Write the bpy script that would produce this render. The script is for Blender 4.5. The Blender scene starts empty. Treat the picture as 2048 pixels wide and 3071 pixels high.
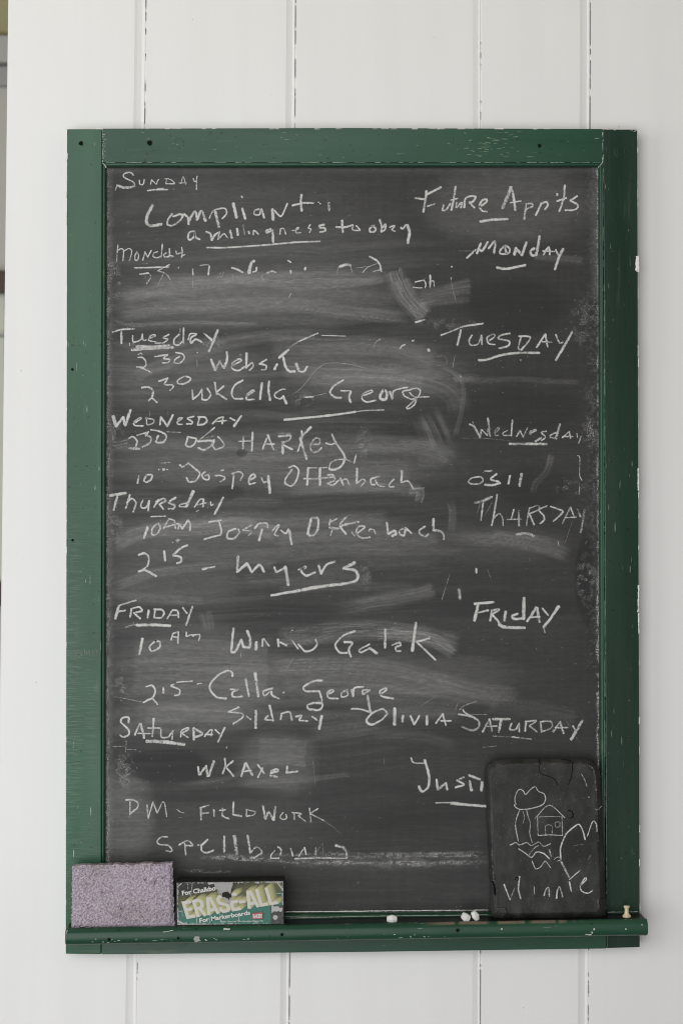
import bpy, bmesh, math, random
import numpy as np
from mathutils import Vector, Matrix

random.seed(7)
rng = np.random.default_rng(11)
S = bpy.context.scene
COL = S.collection

# ------------------------------------------------------------ camera, light, exposure
CAM_LOC = (-0.06285107, -1.9284742, 0.00534945)
CAM_ROT = (math.pi / 2 + 0.01341515, 0.00222183, -0.02554199)
FPX = 4864.0
cam = bpy.data.objects.new('camera', bpy.data.cameras.new('camera'))
COL.objects.link(cam)
cam.location = CAM_LOC
cam.rotation_euler = CAM_ROT
cam.data.sensor_fit = 'VERTICAL'
cam.data.sensor_height = 36.0
cam.data.lens = 36.0 * FPX / 3071.0
cam.data.clip_start = 0.05
cam.data.clip_end = 60
cam.data.dof.use_dof = True
cam.data.dof.focus_distance = 1.905
cam.data.dof.aperture_fstop = 5.6
S.camera = cam

W = bpy.data.worlds.new('World')
S.world = W
W.use_nodes = True
bg = W.node_tree.nodes['Background']
bg.inputs[0].default_value = (1.0, 0.96, 0.91, 1)
bg.inputs[1].default_value = 0.09


def area(name, loc, target, sx, sy, power, col):
    l = bpy.data.lights.new(name, 'AREA')
    l.shape = 'RECTANGLE'
    l.size, l.size_y = sx, sy
    l.energy = power
    l.color = col
    o = bpy.data.objects.new(name, l)
    COL.objects.link(o)
    o.location = loc
    o.rotation_euler = (Vector(target) - Vector(loc)).to_track_quat('-Z', 'Y').to_euler()
    return o


area('window_light_low', (-1.0, -2.9, -0.70), (-0.9, 0, -0.45), 2.6, 1.5, 41, (0.97, 0.988, 1.0))
area('window_light_high', (-1.0, -2.9, 0.95), (-0.9, 0, 0.45), 2.6, 1.5, 37, (0.97, 0.988, 1.0))
area('side_fill_light', (-3.3, -1.9, 0.15), (0, 0, 0.0), 1.6, 2.2, 38, (0.965, 0.985, 1.0))  # unseen fill added for diffuse light, clear of the frame's reflections
area('warm_fill_light', (3.3, -2.1, 0.7), (0.4, 0, 0), 1.6, 1.6, 9, (1.0, 0.76, 0.55))  # added warm fill with no known source, set aside so nothing mirrors it

S.view_settings.view_transform = 'Standard'
S.view_settings.look = 'None'
S.view_settings.exposure = 0.03
S.view_settings.gamma = 1.0
S.view_settings.use_curve_mapping = False
S.cycles.transparent_max_bounces = 48
S.cycles.pixel_filter_type = 'BLACKMAN_HARRIS'
S.cycles.filter_width = 1.05
S.cycles.max_bounces = 8


# ------------------------------------------------------------ helpers
def _rot(a, b, c):
    ca, sa, cb, sb, cc, sc = math.cos(a), math.sin(a), math.cos(b), math.sin(b), math.cos(c), math.sin(c)
    rx = np.array([[1, 0, 0], [0, ca, -sa], [0, sa, ca]])
    ry = np.array([[cb, 0, sb], [0, 1, 0], [-sb, 0, cb]])
    rz = np.array([[cc, -sc, 0], [sc, cc, 0], [0, 0, 1]])
    return rz @ ry @ rx


RM = _rot(*CAM_ROT)
CL = np.array(CAM_LOC)


def PP(px, py, y):
    """real positions on the vertical plane at depth y, measured off the photograph"""
    px = np.asarray(px, float)
    py = np.asarray(py, float)
    d = np.stack([(px - 1024) / FPX, (1535.5 - py) / FPX, -np.ones_like(px)], -1) @ RM.T
    t = (np.asarray(y, float) - CL[1]) / d[..., 1]
    return CL + d * t[..., None]


def P(px, py, y):
    return Vector(PP(px, py, y))


def link(name, me, mat=None, parent=None, label=None, cat=None, group=None, kind=None):
    o = bpy.data.objects.new(name, me)
    COL.objects.link(o)
    if mat is not None:
        for m in (mat if isinstance(mat, (list, tuple)) else [mat]):
            me.materials.append(m)
    if parent is not None:
        o.parent = parent
    for k, v in (('label', label), ('category', cat), ('group', group), ('kind', kind)):
        if v:
            o[k] = v
    return o


def thing(name, label, cat, group=None):
    o = bpy.data.objects.new(name, None)
    o.empty_display_size = 0.05
    COL.objects.link(o)
    o['label'] = label
    o['category'] = cat
    if group:
        o['group'] = group
    return o


def mesh_from(verts, faces, name='m', smooth=False):
    me = bpy.data.meshes.new(name)
    me.from_pydata([tuple(v) for v in verts], [], faces)
    if smooth:
        me.polygons.foreach_set('use_smooth', [True] * len(me.polygons))
    me.update()
    return me


def bm_mesh(bm, name='m', smooth=False):
    bmesh.ops.recalc_face_normals(bm, faces=bm.faces[:])
    me = bpy.data.meshes.new(name)
    bm.to_mesh(me)
    bm.free()
    if smooth:
        me.polygons.foreach_set('use_smooth', [True] * len(me.polygons))
    return me


def slab(quad, yf, yb, bevel=0.0, seg=2):
    """a board whose front face has the four photographed corners (TL, TR, BR, BL)"""
    fr = [P(x, y, yf) for x, y in quad]
    bm = bmesh.new()
    vf = [bm.verts.new(v) for v in fr]
    vb = [bm.verts.new((v.x, yb, v.z)) for v in fr]
    bm.faces.new(vf)
    bm.faces.new(vb[::-1])
    n = len(vf)
    for i in range(n):
        bm.faces.new((vf[i], vf[(i + 1) % n], vb[(i + 1) % n], vb[i]))
    bmesh.ops.recalc_face_normals(bm, faces=bm.faces[:])
    if bevel:
        bmesh.ops.bevel(bm, geom=bm.edges[:], offset=bevel, segments=seg, profile=0.6, affect='EDGES')
    return bm_mesh(bm)


def grid_mesh(pos, name='grid'):
    """pos: (rows, cols, 3) -> quad mesh, fast"""
    r, c = pos.shape[:2]
    me = bpy.data.meshes.new(name)
    me.vertices.add(r * c)
    me.vertices.foreach_set('co', pos.reshape(-1).astype(np.float32))
    idx = np.arange(r * c).reshape(r, c)
    q = np.stack([idx[:-1, :-1], idx[1:, :-1], idx[1:, 1:], idx[:-1, 1:]], -1).reshape(-1)
    n = (r - 1) * (c - 1)
    me.loops.add(n * 4)
    me.loops.foreach_set('vertex_index', q.astype(np.int32))
    me.polygons.add(n)
    me.polygons.foreach_set('loop_start', np.arange(0, n * 4, 4, dtype=np.int32))
    me.polygons.foreach_set('use_smooth', [False] * n)
    me.update(calc_edges=True)
    return me


def attr_f(me, name, arr):
    a = me.attributes.new(name, 'FLOAT', 'POINT')
    a.data.foreach_set('value', np.asarray(arr, np.float32).reshape(-1))


def attr_c(me, name, arr):
    a = me.attributes.new(name, 'FLOAT_COLOR', 'POINT')
    arr = np.asarray(arr, np.float32).reshape(-1, 3)
    a.data.foreach_set('color', np.concatenate([arr, np.ones((len(arr), 1), np.float32)], 1).reshape(-1))


_tab = rng.random((256, 256)).astype(np.float32)


def vnoise(x, y, seed=0):
    """smooth value noise in 0..1"""
    x = np.asarray(x, float) + seed * 17.31
    y = np.asarray(y, float) + seed * 41.77
    xi, yi = np.floor(x).astype(int), np.floor(y).astype(int)
    fx, fy = x - xi, y - yi
    fx, fy = fx * fx * (3 - 2 * fx), fy * fy * (3 - 2 * fy)
    a = _tab[yi % 256, xi % 256]
    b = _tab[yi % 256, (xi + 1) % 256]
    c = _tab[(yi + 1) % 256, xi % 256]
    d = _tab[(yi + 1) % 256, (xi + 1) % 256]
    return (a * (1 - fx) + b * fx) * (1 - fy) + (c * (1 - fx) + d * fx) * fy


def fbm(x, y, seed=0, octv=4):
    s, a, t = 0, 0.5, 0
    for o in range(octv):
        s = s + a * vnoise(x * 2 ** o, y * 2 ** o, seed + o)
        t += a
        a *= 0.55
    return s / t


def sstep(a, b, x):
    t = np.clip((x - a) / (b - a), 0, 1)
    return t * t * (3 - 2 * t)


# ------------------------------------------------------------ materials
class MT:
    def __init__(s, name, rough=0.5, col=(0.5, 0.5, 0.5), spec=0.5):
        s.m = bpy.data.materials.new(name)
        s.m.use_nodes = True
        s.t = s.m.node_tree
        s.b = s.t.nodes['Principled BSDF']
        s.b.inputs['Base Color'].default_value = (*col, 1)
        s.b.inputs['Roughness'].default_value = rough
        s.b.inputs['Specular IOR Level'].default_value = spec

    def n(s, typ, **kw):
        nd = s.t.nodes.new(typ)
        for k, v in kw.items():
            if k.startswith('i_'):
                nd.inputs[k[2:].replace('_', ' ')].default_value = v
            else:
                setattr(nd, k, v)
        return nd

    def l(s, a, b):
        s.t.links.new(a, b)

    def obj(s, scale=(1, 1, 1)):
        g = s.n('ShaderNodeNewGeometry')
        m = s.n('ShaderNodeMapping')
        m.inputs['Scale'].default_value = scale
        s.l(g.outputs['Position'], m.inputs['Vector'])
        return m.outputs['Vector']

    def noise(s, scale, detail=3, rough=0.55, vec=None, mscale=(1, 1, 1), dist=0):
        nd = s.n('ShaderNodeTexNoise')
        nd.inputs['Scale'].default_value = scale
        nd.inputs['Detail'].default_value = detail
        nd.inputs['Roughness'].default_value = rough
        nd.inputs['Distortion'].default_value = dist
        s.l(vec if vec is not None else s.obj(mscale), nd.inputs['Vector'])
        return nd.outputs['Fac']

    def ramp(s, fac, stops):
        r = s.n('ShaderNodeValToRGB')
        e = r.color_ramp.elements
        while len(e) < len(stops):
            e.new(0.5)
        for i, (p, c) in enumerate(stops):
            e[i].position = p
            e[i].color = (c, c, c, 1) if isinstance(c, (int, float)) else (*c, 1)
        s.l(fac, r.inputs['Fac'])
        return r.outputs['Color']

    def mix(s, fac, a, b, mode='MIX'):
        m = s.n('ShaderNodeMix', data_type='RGBA', blend_type=mode)
        for v, k in ((fac, 0), (a, 6), (b, 7)):
            if isinstance(v, (int, float)):
                m.inputs[k].default_value = v if k == 0 else (v, v, v, 1)
            elif isinstance(v, tuple):
                m.inputs[k].default_value = (*v, 1)
            else:
                s.l(v, m.inputs[k])
        return m.outputs[2]

    def math(s, op, a, b=0.0, clamp=False):
        m = s.n('ShaderNodeMath', operation=op, use_clamp=clamp)
        for i, v in enumerate((a, b)):
            if isinstance(v, (int, float)):
                m.inputs[i].default_value = v
            else:
                s.l(v, m.inputs[i])
        return m.outputs[0]

    def attr(s, name, out='Fac'):
        a = s.n('ShaderNodeAttribute', attribute_name=name)
        return a.outputs[out]

    def color(s, sock):
        s.l(sock, s.b.inputs['Base Color'])

    def rough(s, sock):
        s.l(sock, s.b.inputs['Roughness'])

    def bump(s, h, strength=0.3, dist=0.001):
        b = s.n('ShaderNodeBump')
        b.inputs['Strength'].default_value = strength
        b.inputs['Distance'].default_value = dist
        s.l(h, b.inputs['Height'])
        s.l(b.outputs['Normal'], s.b.inputs['Normal'])


def mat_wall():
    t = MT('white_wall_paint', 0.45, spec=0.35)
    big = t.ramp(t.noise(2.2, 3), [(0.3, (0.780, 0.768, 0.752)), (0.7, (0.805, 0.797, 0.785))])
    c = t.mix(t.ramp(t.noise(330, 0, mscale=(1, 1, .6)), [(0.875, 0.0), (0.90, 0.8)]), big, (0.35, 0.33, 0.30))
    fine = t.noise(26, 3, mscale=(1, 1, 0.05))
    c = t.mix(t.ramp(fine, [(0.35, 0.10), (0.6, 0.0)]), c, (0.62, 0.61, 0.59))
    crack = t.attr('crack')
    c = t.mix(crack, c, (0.13, 0.125, 0.115))
    t.color(c)
    h = t.math('ADD', t.noise(60, 4, mscale=(1, 1, 0.12)), t.math('MULTIPLY', t.noise(9, 2, mscale=(1, 1, .3)), 2.0))
    t.bump(h, 0.18, 0.0012)
    return t.m


GREEN = (0.0175, 0.0650, 0.0360)


def mat_green(name, grain, flecks=0.5, base=GREEN, rough=0.33):
    """old gloss paint on wood; grain = scale vector stretching along the board"""
    t = MT(name, rough, spec=0.34)
    v = t.obj(grain)
    big = t.noise(5, 3, vec=t.obj())
    c = t.mix(t.ramp(big, [(0.35, 0.0), (0.7, 1.0)]), tuple(b * 0.86 for b in base), tuple(b * 1.18 for b in base))
    streak = t.noise(24, 4, vec=v)
    c = t.mix(t.ramp(streak, [(0.52, 0.0), (0.75, 0.45)]), c, (base[0] * 2.2, base[1] * 1.6, base[2] * 1.6))
    worn = t.math('MULTIPLY', t.ramp(t.noise(90, 3, vec=v), [(0.60, 0.0), (0.70, 1.0)]),
                  t.ramp(t.noise(7, 2), [(0.52, 0.0), (0.68, 1.0)]))
    c = t.mix(t.math('MULTIPLY', worn, 0.55 * flecks), c, (0.22, 0.27, 0.17))
    fl = t.math('MULTIPLY', t.ramp(t.noise(420, 1, vec=v), [(0.735, 0.0), (0.76, 1.0)]),
                t.ramp(t.noise(28, 2), [(0.45, 0.0), (0.6, 1.0)]))
    c = t.mix(t.math('MULTIPLY', fl, flecks), c, (0.5, 0.55, 0.48))
    dk = t.ramp(t.noise(240, 0), [(0.79, 0.0), (0.82, 1.0)])
    c = t.mix(t.math('MULTIPLY', dk, 0.8), c, (0.008, 0.012, 0.01))
    t.color(c)
    r = t.ramp(t.noise(14, 4, vec=v), [(0.3, rough - 0.08), (0.75, rough + 0.16)])
    t.rough(r)
    h = t.math('ADD', t.noise(110, 3, vec=v), t.math('MULTIPLY', t.noise(420, 2, vec=t.obj()), 0.35))
    t.bump(h, 0.22, 0.0008)
    return t


def mat_tray():
    t = mat_green('tray_green_paint', (0.08, 1, 1), 0.8)
    c = t.b.inputs['Base Color'].links[0].from_socket
    wear = t.attr('wear')
    wood = t.mix(t.noise(180, 3, mscale=(.2, 1, 1)), (0.16, 0.115, 0.085), (0.30, 0.23, 0.175))
    c = t.mix(wear, c, wood)
    c = t.mix(t.attr('grime_shade'), c, (0.006, 0.007, 0.006))
    t.color(c)
    return t.m


def mat_board():
    t = MT('chalkboard_slate_paint', 0.5, spec=0.26)
    d = t.attr('dust')
    g = t.noise(1500, 2)
    g2 = t.noise(420, 3, mscale=(0.25, 1, 1))
    gm = t.math('ADD', t.math('MULTIPLY', g, 1.1), t.math('MULTIPLY', g2, 0.9))
    dd = t.math('MULTIPLY', d, gm, True)
    base = t.mix(t.noise(8, 4), (0.0125, 0.0122, 0.0122), (0.0165, 0.0160, 0.0160))
    c = t.mix(dd, base, (0.60, 0.59, 0.57))
    sp = t.attr('speck')
    spn = t.ramp(t.noise(900, 2, 0.6), [(0.48, 0.0), (0.60, 1.0)])
    c = t.mix(t.math('MULTIPLY', sp, spn, True), c, (0.62, 0.61, 0.59))
    t.color(c)
    t.rough(t.ramp(t.noise(20, 3, mscale=(.3, 1, 1)), [(0.3, 0.42), (0.7, 0.56)]))
    t.bump(t.noise(700, 3), 0.12, 0.0004)
    return t.m


def mat_chalk(name='white_chalk_mark', col=(0.60, 0.592, 0.572), thr=0.0):
    t = MT(name, 0.9, spec=0.1)
    v = t.attr('v')
    op = t.attr('op')
    n = t.noise(560, 3, 0.7)
    n2 = t.noise(1700, 1, 0.5)
    st = t.noise(150, 2)
    x = t.math('ADD', t.math('MULTIPLY', n, 0.9), t.math('MULTIPLY', n2, 0.5))
    x = t.math('ADD', x, t.math('MULTIPLY', st, 0.35))
    edge = t.math('POWER', t.math('ABSOLUTE', v), 3.0)
    x = t.math('SUBTRACT', x, t.math('MULTIPLY', edge, 0.30))
    x = t.math('ADD', x, t.math('MULTIPLY', t.math('SUBTRACT', op, 1.0), 0.42))
    a = t.ramp(x, [(0.47 + thr, 0.0), (0.86 + thr, 1.0)])
    a = t.math('MULTIPLY', a, t.math('MINIMUM', t.math('ADD', op, 0.15), 1.0))
    t.l(a, t.b.inputs['Alpha'])
    t.b.inputs['Base Color'].default_value = (*col, 1)
    return t.m


def mat_plain(name, col, rough=0.5, spec=0.4, var=0.15, scale=80, bump=0.0):
    t = MT(name, rough, col, spec)
    c = t.mix(t.noise(scale, 3), tuple(c * (1 - var) for c in col), tuple(min(1, c * (1 + var)) for c in col))
    t.color(c)
    if bump:
        t.bump(t.noise(scale * 2, 3), bump, 0.0006)
    return t.m


def mat_sponge():
    t = MT('mauve_sponge_foam', 0.95, spec=0.08)
    vo = t.n('ShaderNodeTexVoronoi')
    vo.inputs['Scale'].default_value = 420
    vo.inputs['Randomness'].default_value = 1.0
    wob = t.noise(300, 3)
    vm = t.n('ShaderNodeVectorMath', operation='ADD')
    sc = t.n('ShaderNodeVectorMath', operation='SCALE')
    nn = t.n('ShaderNodeTexNoise')
    nn.inputs['Scale'].default_value = 240
    pos = t.obj()
    t.l(pos, nn.inputs['Vector'])
    t.l(nn.outputs['Color'], sc.inputs[0])
    sc.inputs['Scale'].default_value = 0.004
    t.l(pos, vm.inputs[0])
    t.l(sc.outputs[0], vm.inputs[1])
    t.l(vm.outputs[0], vo.inputs['Vector'])
    d = vo.outputs['Distance']
    n = t.noise(800, 3, 0.7)
    c = t.mix(t.noise(24, 3), (0.54, 0.475, 0.54), (0.66, 0.575, 0.645))
    c = t.mix(t.ramp(t.noise(15, 2), [(0.52, 0), (0.72, 0.45)]), c, (0.56, 0.48, 0.65))
    c = t.mix(t.ramp(t.noise(11, 2, mscale=(1, 1, 1.4)), [(0.46, 0), (0.68, 0.85)]), c, (0.40, 0.355, 0.335))
    c = t.mix(t.ramp(d, [(0.25, 0.0), (0.75, 0.6)]), c, (0.22, 0.17, 0.22))
    c = t.mix(t.ramp(t.noise(190, 2), [(0.26, 0.8), (0.33, 0.0)]), c, (0.10, 0.075, 0.10))
    c = t.mix(t.ramp(n, [(0.30, 0.9), (0.42, 0.0)]), c, (0.07, 0.05, 0.075))
    c = t.mix(t.ramp(n, [(0.60, 0.0), (0.74, 0.6)]), c, (0.85, 0.80, 0.85))
    t.color(c)
    h = t.math('ADD', t.math('MULTIPLY', d, -1.0), t.math('MULTIPLY', n, 1.3))
    t.bump(h, 0.9, 0.0014)
    return t.m


def mat_felt():
    t = MT('dark_felt', 1.0, spec=0.05)
    n = t.noise(900, 4, 0.7)
    t.color(t.ramp(n, [(0.3, (0.012, 0.012, 0.011)), (0.55, (0.035, 0.034, 0.032)), (0.72, (0.16, 0.155, 0.15))]))
    t.bump(n, 0.8, 0.001)
    return t.m


def mat_label():
    t = MT('printed_label_card', 0.55, spec=0.3)
    c = t.attr('col', 'Color')
    n = t.noise(900, 2)
    c = t.mix(t.ramp(n, [(0.66, 0.0), (0.72, 0.35)]), c, (0.45, 0.45, 0.42))
    t.color(c)
    return t.m


def mat_ink(name, col, wear=0.5):
    t = MT(name, 0.6, col, 0.25)
    n = t.noise(1300, 3, 0.6)
    c = t.mix(t.noise(300, 2), tuple(x * 0.88 for x in col), col)
    c = t.mix(t.ramp(n, [(0.64, 0.0), (0.70, wear)]), c, (0.12, 0.13, 0.12))
    t.color(c)
    return t.m


def mat_slate():
    t = MT('old_black_slate', 0.52, spec=0.35)
    base = t.mix(t.noise(22, 4), (0.0125, 0.0120, 0.0116), (0.0215, 0.0207, 0.0200))
    d = t.ramp(t.noise(60, 4, 0.6, mscale=(1, 1, .5)), [(0.42, 0.0), (0.8, 0.07)])
    c = t.mix(d, base, (0.5, 0.49, 0.47))
    sp = t.ramp(t.noise(700, 1), [(0.72, 0.0), (0.76, 0.25)])
    t.color(t.mix(sp, c, (0.5, 0.49, 0.47)))
    t.bump(t.math('ADD', t.noise(120, 4), t.noise(600, 2)), 0.25, 0.0006)
    return t.m


M_WALL = mat_wall()
M_VERT_SHADED = mat_green('shaded_green_paint_upright', (1, 1, 0.10), 0.35, (0.0105, 0.0320, 0.0185)).m  # right stile: weaker light there put into a darker base green
_f = mat_green('lit_green_paint_upright', (1, 1, 0.10), 0.7, (0.0185, 0.0800, 0.0395))  # left stile: stronger light there put into a lighter base green
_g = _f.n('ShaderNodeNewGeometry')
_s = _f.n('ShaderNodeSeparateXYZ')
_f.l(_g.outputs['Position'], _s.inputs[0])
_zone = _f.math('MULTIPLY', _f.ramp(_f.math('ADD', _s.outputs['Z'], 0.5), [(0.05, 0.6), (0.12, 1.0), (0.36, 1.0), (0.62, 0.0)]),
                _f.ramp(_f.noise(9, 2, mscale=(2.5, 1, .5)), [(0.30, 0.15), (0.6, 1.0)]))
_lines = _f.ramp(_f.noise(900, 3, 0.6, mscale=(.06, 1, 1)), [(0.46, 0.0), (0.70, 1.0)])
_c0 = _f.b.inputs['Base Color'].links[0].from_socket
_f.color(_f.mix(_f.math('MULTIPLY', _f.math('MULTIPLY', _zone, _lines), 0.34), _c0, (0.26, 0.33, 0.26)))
M_VERT_LIT = _f.m
M_HORZ = mat_green('green_paint_crosswise', (0.10, 1, 1)).m
M_MOULD = mat_green('green_paint_moulding', (0.3, 1, 0.3), 0.9, rough=0.3).m
M_TRAY = mat_tray()
M_BOARD = mat_board()
M_CHALK = mat_chalk()
M_CHIP = mat_plain('chipped_paint_edge', (0.42, 0.46, 0.40), 0.7, 0.2, 0.2, 400)
M_WPAINT = mat_plain('white_paint_smear', (0.78, 0.775, 0.75), 0.5, 0.3, 0.04)
M_HOLE = mat_plain('dark_screw_hole', (0.006, 0.006, 0.006), 0.9, 0.1)
M_NAIL = mat_plain('dull_nail_metal', (0.33, 0.32, 0.30), 0.6, 0.5, 0.5, 900, 0.8)
M_SPONGE = mat_sponge()
M_FELT = mat_felt()
M_LABEL = mat_label()
M_CREAM = mat_ink('cream_ink', (0.60, 0.585, 0.53), 0.5)
M_EXTR = mat_label()
M_WHITE = mat_ink('white_ink', (0.70, 0.70, 0.67), 0.6)
M_RED = mat_ink('red_ink', (0.42, 0.12, 0.12), 0.5)
M_SLATE = mat_slate()
M_CRACK = mat_plain('slate_crack', (0.006, 0.006, 0.006), 0.9, 0.1)
M_STICK = mat_plain('chalk_stick', (0.72, 0.71, 0.68), 0.95, 0.1, 0.06, 300, 0.3)
M_PIN = mat_plain('ivory_plastic', (0.66, 0.55, 0.36), 0.35, 0.5, 0.1, 120)

# ------------------------------------------------------------ the wall of white boards
# each joint: (x at photo top, x at photo bottom, bead width, crack strength)
JOINTS = [(439, 411, 26, (0.66, 0.10)), (887, 868, 20, (0.60, 0.66)), (1441, 1440, 16, (0.0, 0.70)), (1769, 1763, 23, (1.0, 0.62)), (2240, 2236, 20, (0.5, 0.5))]
EDGE = (26, -10)
Z_PX = np.concatenate([[-500], np.linspace(-60, 3130, 640), [3600]])
prof = []  # (joint index or edge, offset px, y depth, crack flag)
prof.append(('e', 0, 0.03, 0))
prof.append(('e', 0, 0.0012, 0))
prof.append(('e', 3, 0.0, 0))
for ji, (a, b, bw, cr) in enumerate(JOINTS):
    dp = 0.0021 if bw > 18 else 0.0012
    cw = 0.7 if cr[0] < .9 else 0.95
    prof += [(ji, -bw - 8, 0.0, 0), (ji, -bw, dp * .45, 0), (ji, -bw * .45, dp, 0), (ji, -7, dp * .95, 0), (ji, -4.5, 0.0002, 0),
             (ji, -2.2, 0.0, 0), (ji, -cw, 'c', 1), (ji, cw, 'c', 1), (ji, 2.0, 0.0, 0)]
prof.append(('r', 0, 0.0, 0))
rows = []
crk = []
for pz in Z_PX:
    t = pz / 3071.0
    line = []
    cl = []
    for (k, off, y, c) in prof:
        if k == 'e':
            x = EDGE[0] + (EDGE[1] - EDGE[0]) * min(max(t, -0.1), 1.2) + off
        elif k == 'r':
            x = 2900
        else:
            a, b, bw, cr = JOINTS[k]
            x = a + (b - a) * t + off + (1.2 * (float(vnoise(pz / 90., k * 5.0, 3)) - .5))
        yy = y
        cv = 0.0
        if y == 'c':
            cr = JOINTS[k][3][0 if pz < 1500 else 1]
            g = float(vnoise(pz / 26., 9.0 * k, 5)) * .6 + float(vnoise(pz / 7., 9.0 * k, 8)) * .4
            op = float(sstep(0.60 - 0.35 * cr, 0.72 - 0.30 * cr, g))
            yy = 0.0004 + 0.003 * op
            cv = op * (0.15 + .40 * cr)
            x = x + (off * 0.5 * (op - 1))
        line.append(P(x, pz, yy))
        cl.append(cv)
    rows.append(line)
    crk.append(cl)
pos = np.array([[tuple(v) for v in r] for r in rows])[::-1][:, :]
wall_me = grid_mesh(pos[::-1])
attr_f(wall_me, 'crack', np.array(crk))
wall = link('board_wall', wall_me, M_WALL, label='white painted wall of upright tongue and groove boards behind the chalkboard', cat='wall')

# the room glimpsed past the wall's left edge
M_BACK = mat_plain('far_wall_paint', (0.56, 0.55, 0.52), 0.7, 0.2, 0.05, 3)
M_YEL = mat_plain('yellow_ceiling_paint', (0.80, 0.74, 0.42), 0.7, 0.2, 0.08, 4)
M_BROWN = mat_plain('brown_stained_wood', (0.065, 0.038, 0.026), 0.5, 0.4, 0.3, 30)
M_PANE = mat_plain('pale_window_pane', (0.60, 0.62, 0.50), 0.3, 0.4, 0.22, 6)
YB = 1.5


def box(x0, x1, y0, y1, z0, z1, bev=0.0):
    bm = bmesh.new()
    bmesh.ops.create_cube(bm, size=1)
    for v in bm.verts:
        v.co = ((x0 + x1) / 2 + v.co.x * (x1 - x0), (y0 + y1) / 2 + v.co.y * (y1 - y0), (z0 + z1) / 2 + v.co.z * (z1 - z0))
    if bev:
        bmesh.ops.bevel(bm, geom=bm.edges[:], offset=bev, segments=2, affect='EDGES')
    return bm_mesh(bm)


def zy(py, y=YB):
    return P(0, py, y).z


x_l = P(-420, 1500, YB).x
link('far_wall', box(-3.2, 1.0, YB, YB + .06, -1.4, zy(118)), M_BACK, label='pale grey wall out of focus past the left edge of the board wall', cat='wall')
link('ceiling', box(-3.2, 1.0, -0.6, YB + .06, zy(112), zy(112) + .04), M_YEL, kind='structure')
cn = thing('cornice_trim', 'pale grey moulded trim high on the far wall under the yellow ceiling', 'trim')
link('upper_band', box(-3.2, 1.0, YB - .035, YB - .001, zy(200), zy(122)), mat_plain('pale_trim_paint', (0.50, 0.50, 0.49), 0.6, 0.3, 0.05, 4), cn)
link('lower_band', box(-3.2, 1.0, YB - .016, YB - .001, zy(262), zy(206)), mat_plain('grey_trim_paint', (0.40, 0.40, 0.41), 0.6, 0.3, 0.05, 4), cn)
fw = thing('wooden_window', 'brown framed window with pale panes glimpsed past the left edge', 'window')
xl, xr = P(-700, 1300, YB).x, P(70, 1300, YB).x
link('frame', box(xl, xr, YB - .05, YB - .001, zy(884), zy(822)), M_BROWN, fw)
link('frame', box(xl, xr, YB - .05, YB - .001, zy(1815), zy(1742)), M_BROWN, fw)
link('frame', box(xr - .03, xr, YB - .045, YB - .001, zy(1742), zy(884)), M_BROWN, fw)
link('frame', box(xl, xl + .03, YB - .045, YB - .001, zy(1742), zy(884)), M_BROWN, fw)
link('glazing_bar', box(xl + .03, xr - .03, YB - .03, YB - .012, zy(1010), zy(1000)), M_BACK, fw)
link('pane', box(xl + .03, xr - .03, YB - .01, YB - .002, zy(1742), zy(1010)), M_PANE, fw)
link('pane', box(xl + .03, xr - .03, YB - .01, YB - .002, zy(1000), zy(884)), M_PANE, fw)

# ------------------------------------------------------------ the chalkboard
YF = -0.022      # front of the frame
YS = -0.0112     # writing surface
board = thing('chalkboard', 'large green framed chalkboard covered in handwritten weekly appointments on the white wall', 'chalkboard')


def lerp(a, b, t):
    return a + (b - a) * t


# stiles run full height, the rails sit between them
link('stile', slab([(202, 387), (307.0, 387), (304.2, 2862), (198, 2861)], YF, 0.001, 0.0011), M_VERT_LIT, board)
link('stile', slab([(1807.2, 387.5), (1910, 388), (1917.5, 2841), (1817.6, 2844)], YF, 0.001, 0.0011), M_VERT_SHADED, board)
link('rail', slab([(308.0, 385.5), (1050, 383.5), (1806.2, 386.5), (1806.4, 487), (308.2, 487)], YF - .0003, 0.001, 0.0007), M_HORZ, board)
link('rail', slab([(305.4, 2780), (1816.2, 2764), (1816.8, 2845), (1100, 2855), (305.2, 2862.5)], YF + .0004, 0.001, 0.0007), M_HORZ, board)

# inner moulding: a small ovolo stepping down to the writing surface, mitred
OUT = [(308.0, 487.5), (1806.4, 487.5), (1814.8, 2752), (304.8, 2763)]
INN = [(322.0, 503.5), (1791.5, 503), (1795.5, 2731), (318.5, 2738)]
MP = [(0.0, -0.0010), (0.10, 0.0010), (0.22, 0.0006), (0.40, 0.0003), (0.6, 0.0012), (0.78, 0.0032), (0.92, 0.0068), (1.0, 0.0112)]


def ring_pts(i, u, yy):
    return P(lerp(OUT[i][0], INN[i][0], u), lerp(OUT[i][1], INN[i][1], u), yy)


for i in range(4):
    j = (i + 1) % 4
    vs, fs = [], []
    ys = [YF + 0.0005 + d for (_, d) in MP]
    n = 40
    for k in range(n + 1):
        for (u, d), yy in zip(MP, ys):
            a, b = ring_pts(i, u, yy), ring_pts(j, u, yy)
            vs.append(a.lerp(b, k / n))
    m = len(MP)
    for k in range(n):
        for q in range(m - 1):
            fs.append((k * m + q, k * m + q + 1, (k + 1) * m + q + 1, (k + 1) * m + q))
    me = mesh_from(vs, fs, smooth=True)
    link('moulding', me, M_MOULD, board)

# ---- writing surface with its wiped chalk dust
STEP = 2.1
gx = np.arange(312, 1804, STEP)
gy = np.arange(495, 2750, STEP)
GX, GY = np.meshgrid(gx, gy)
D = np.zeros_like(GX)
SP = np.zeros_like(GX)
WOBX = 26 * (fbm(GX / 260, GY / 260, 2, 3) - .5)
WOBY = 26 * (fbm(GX / 260, GY / 260, 7, 3) - .5)


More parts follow.
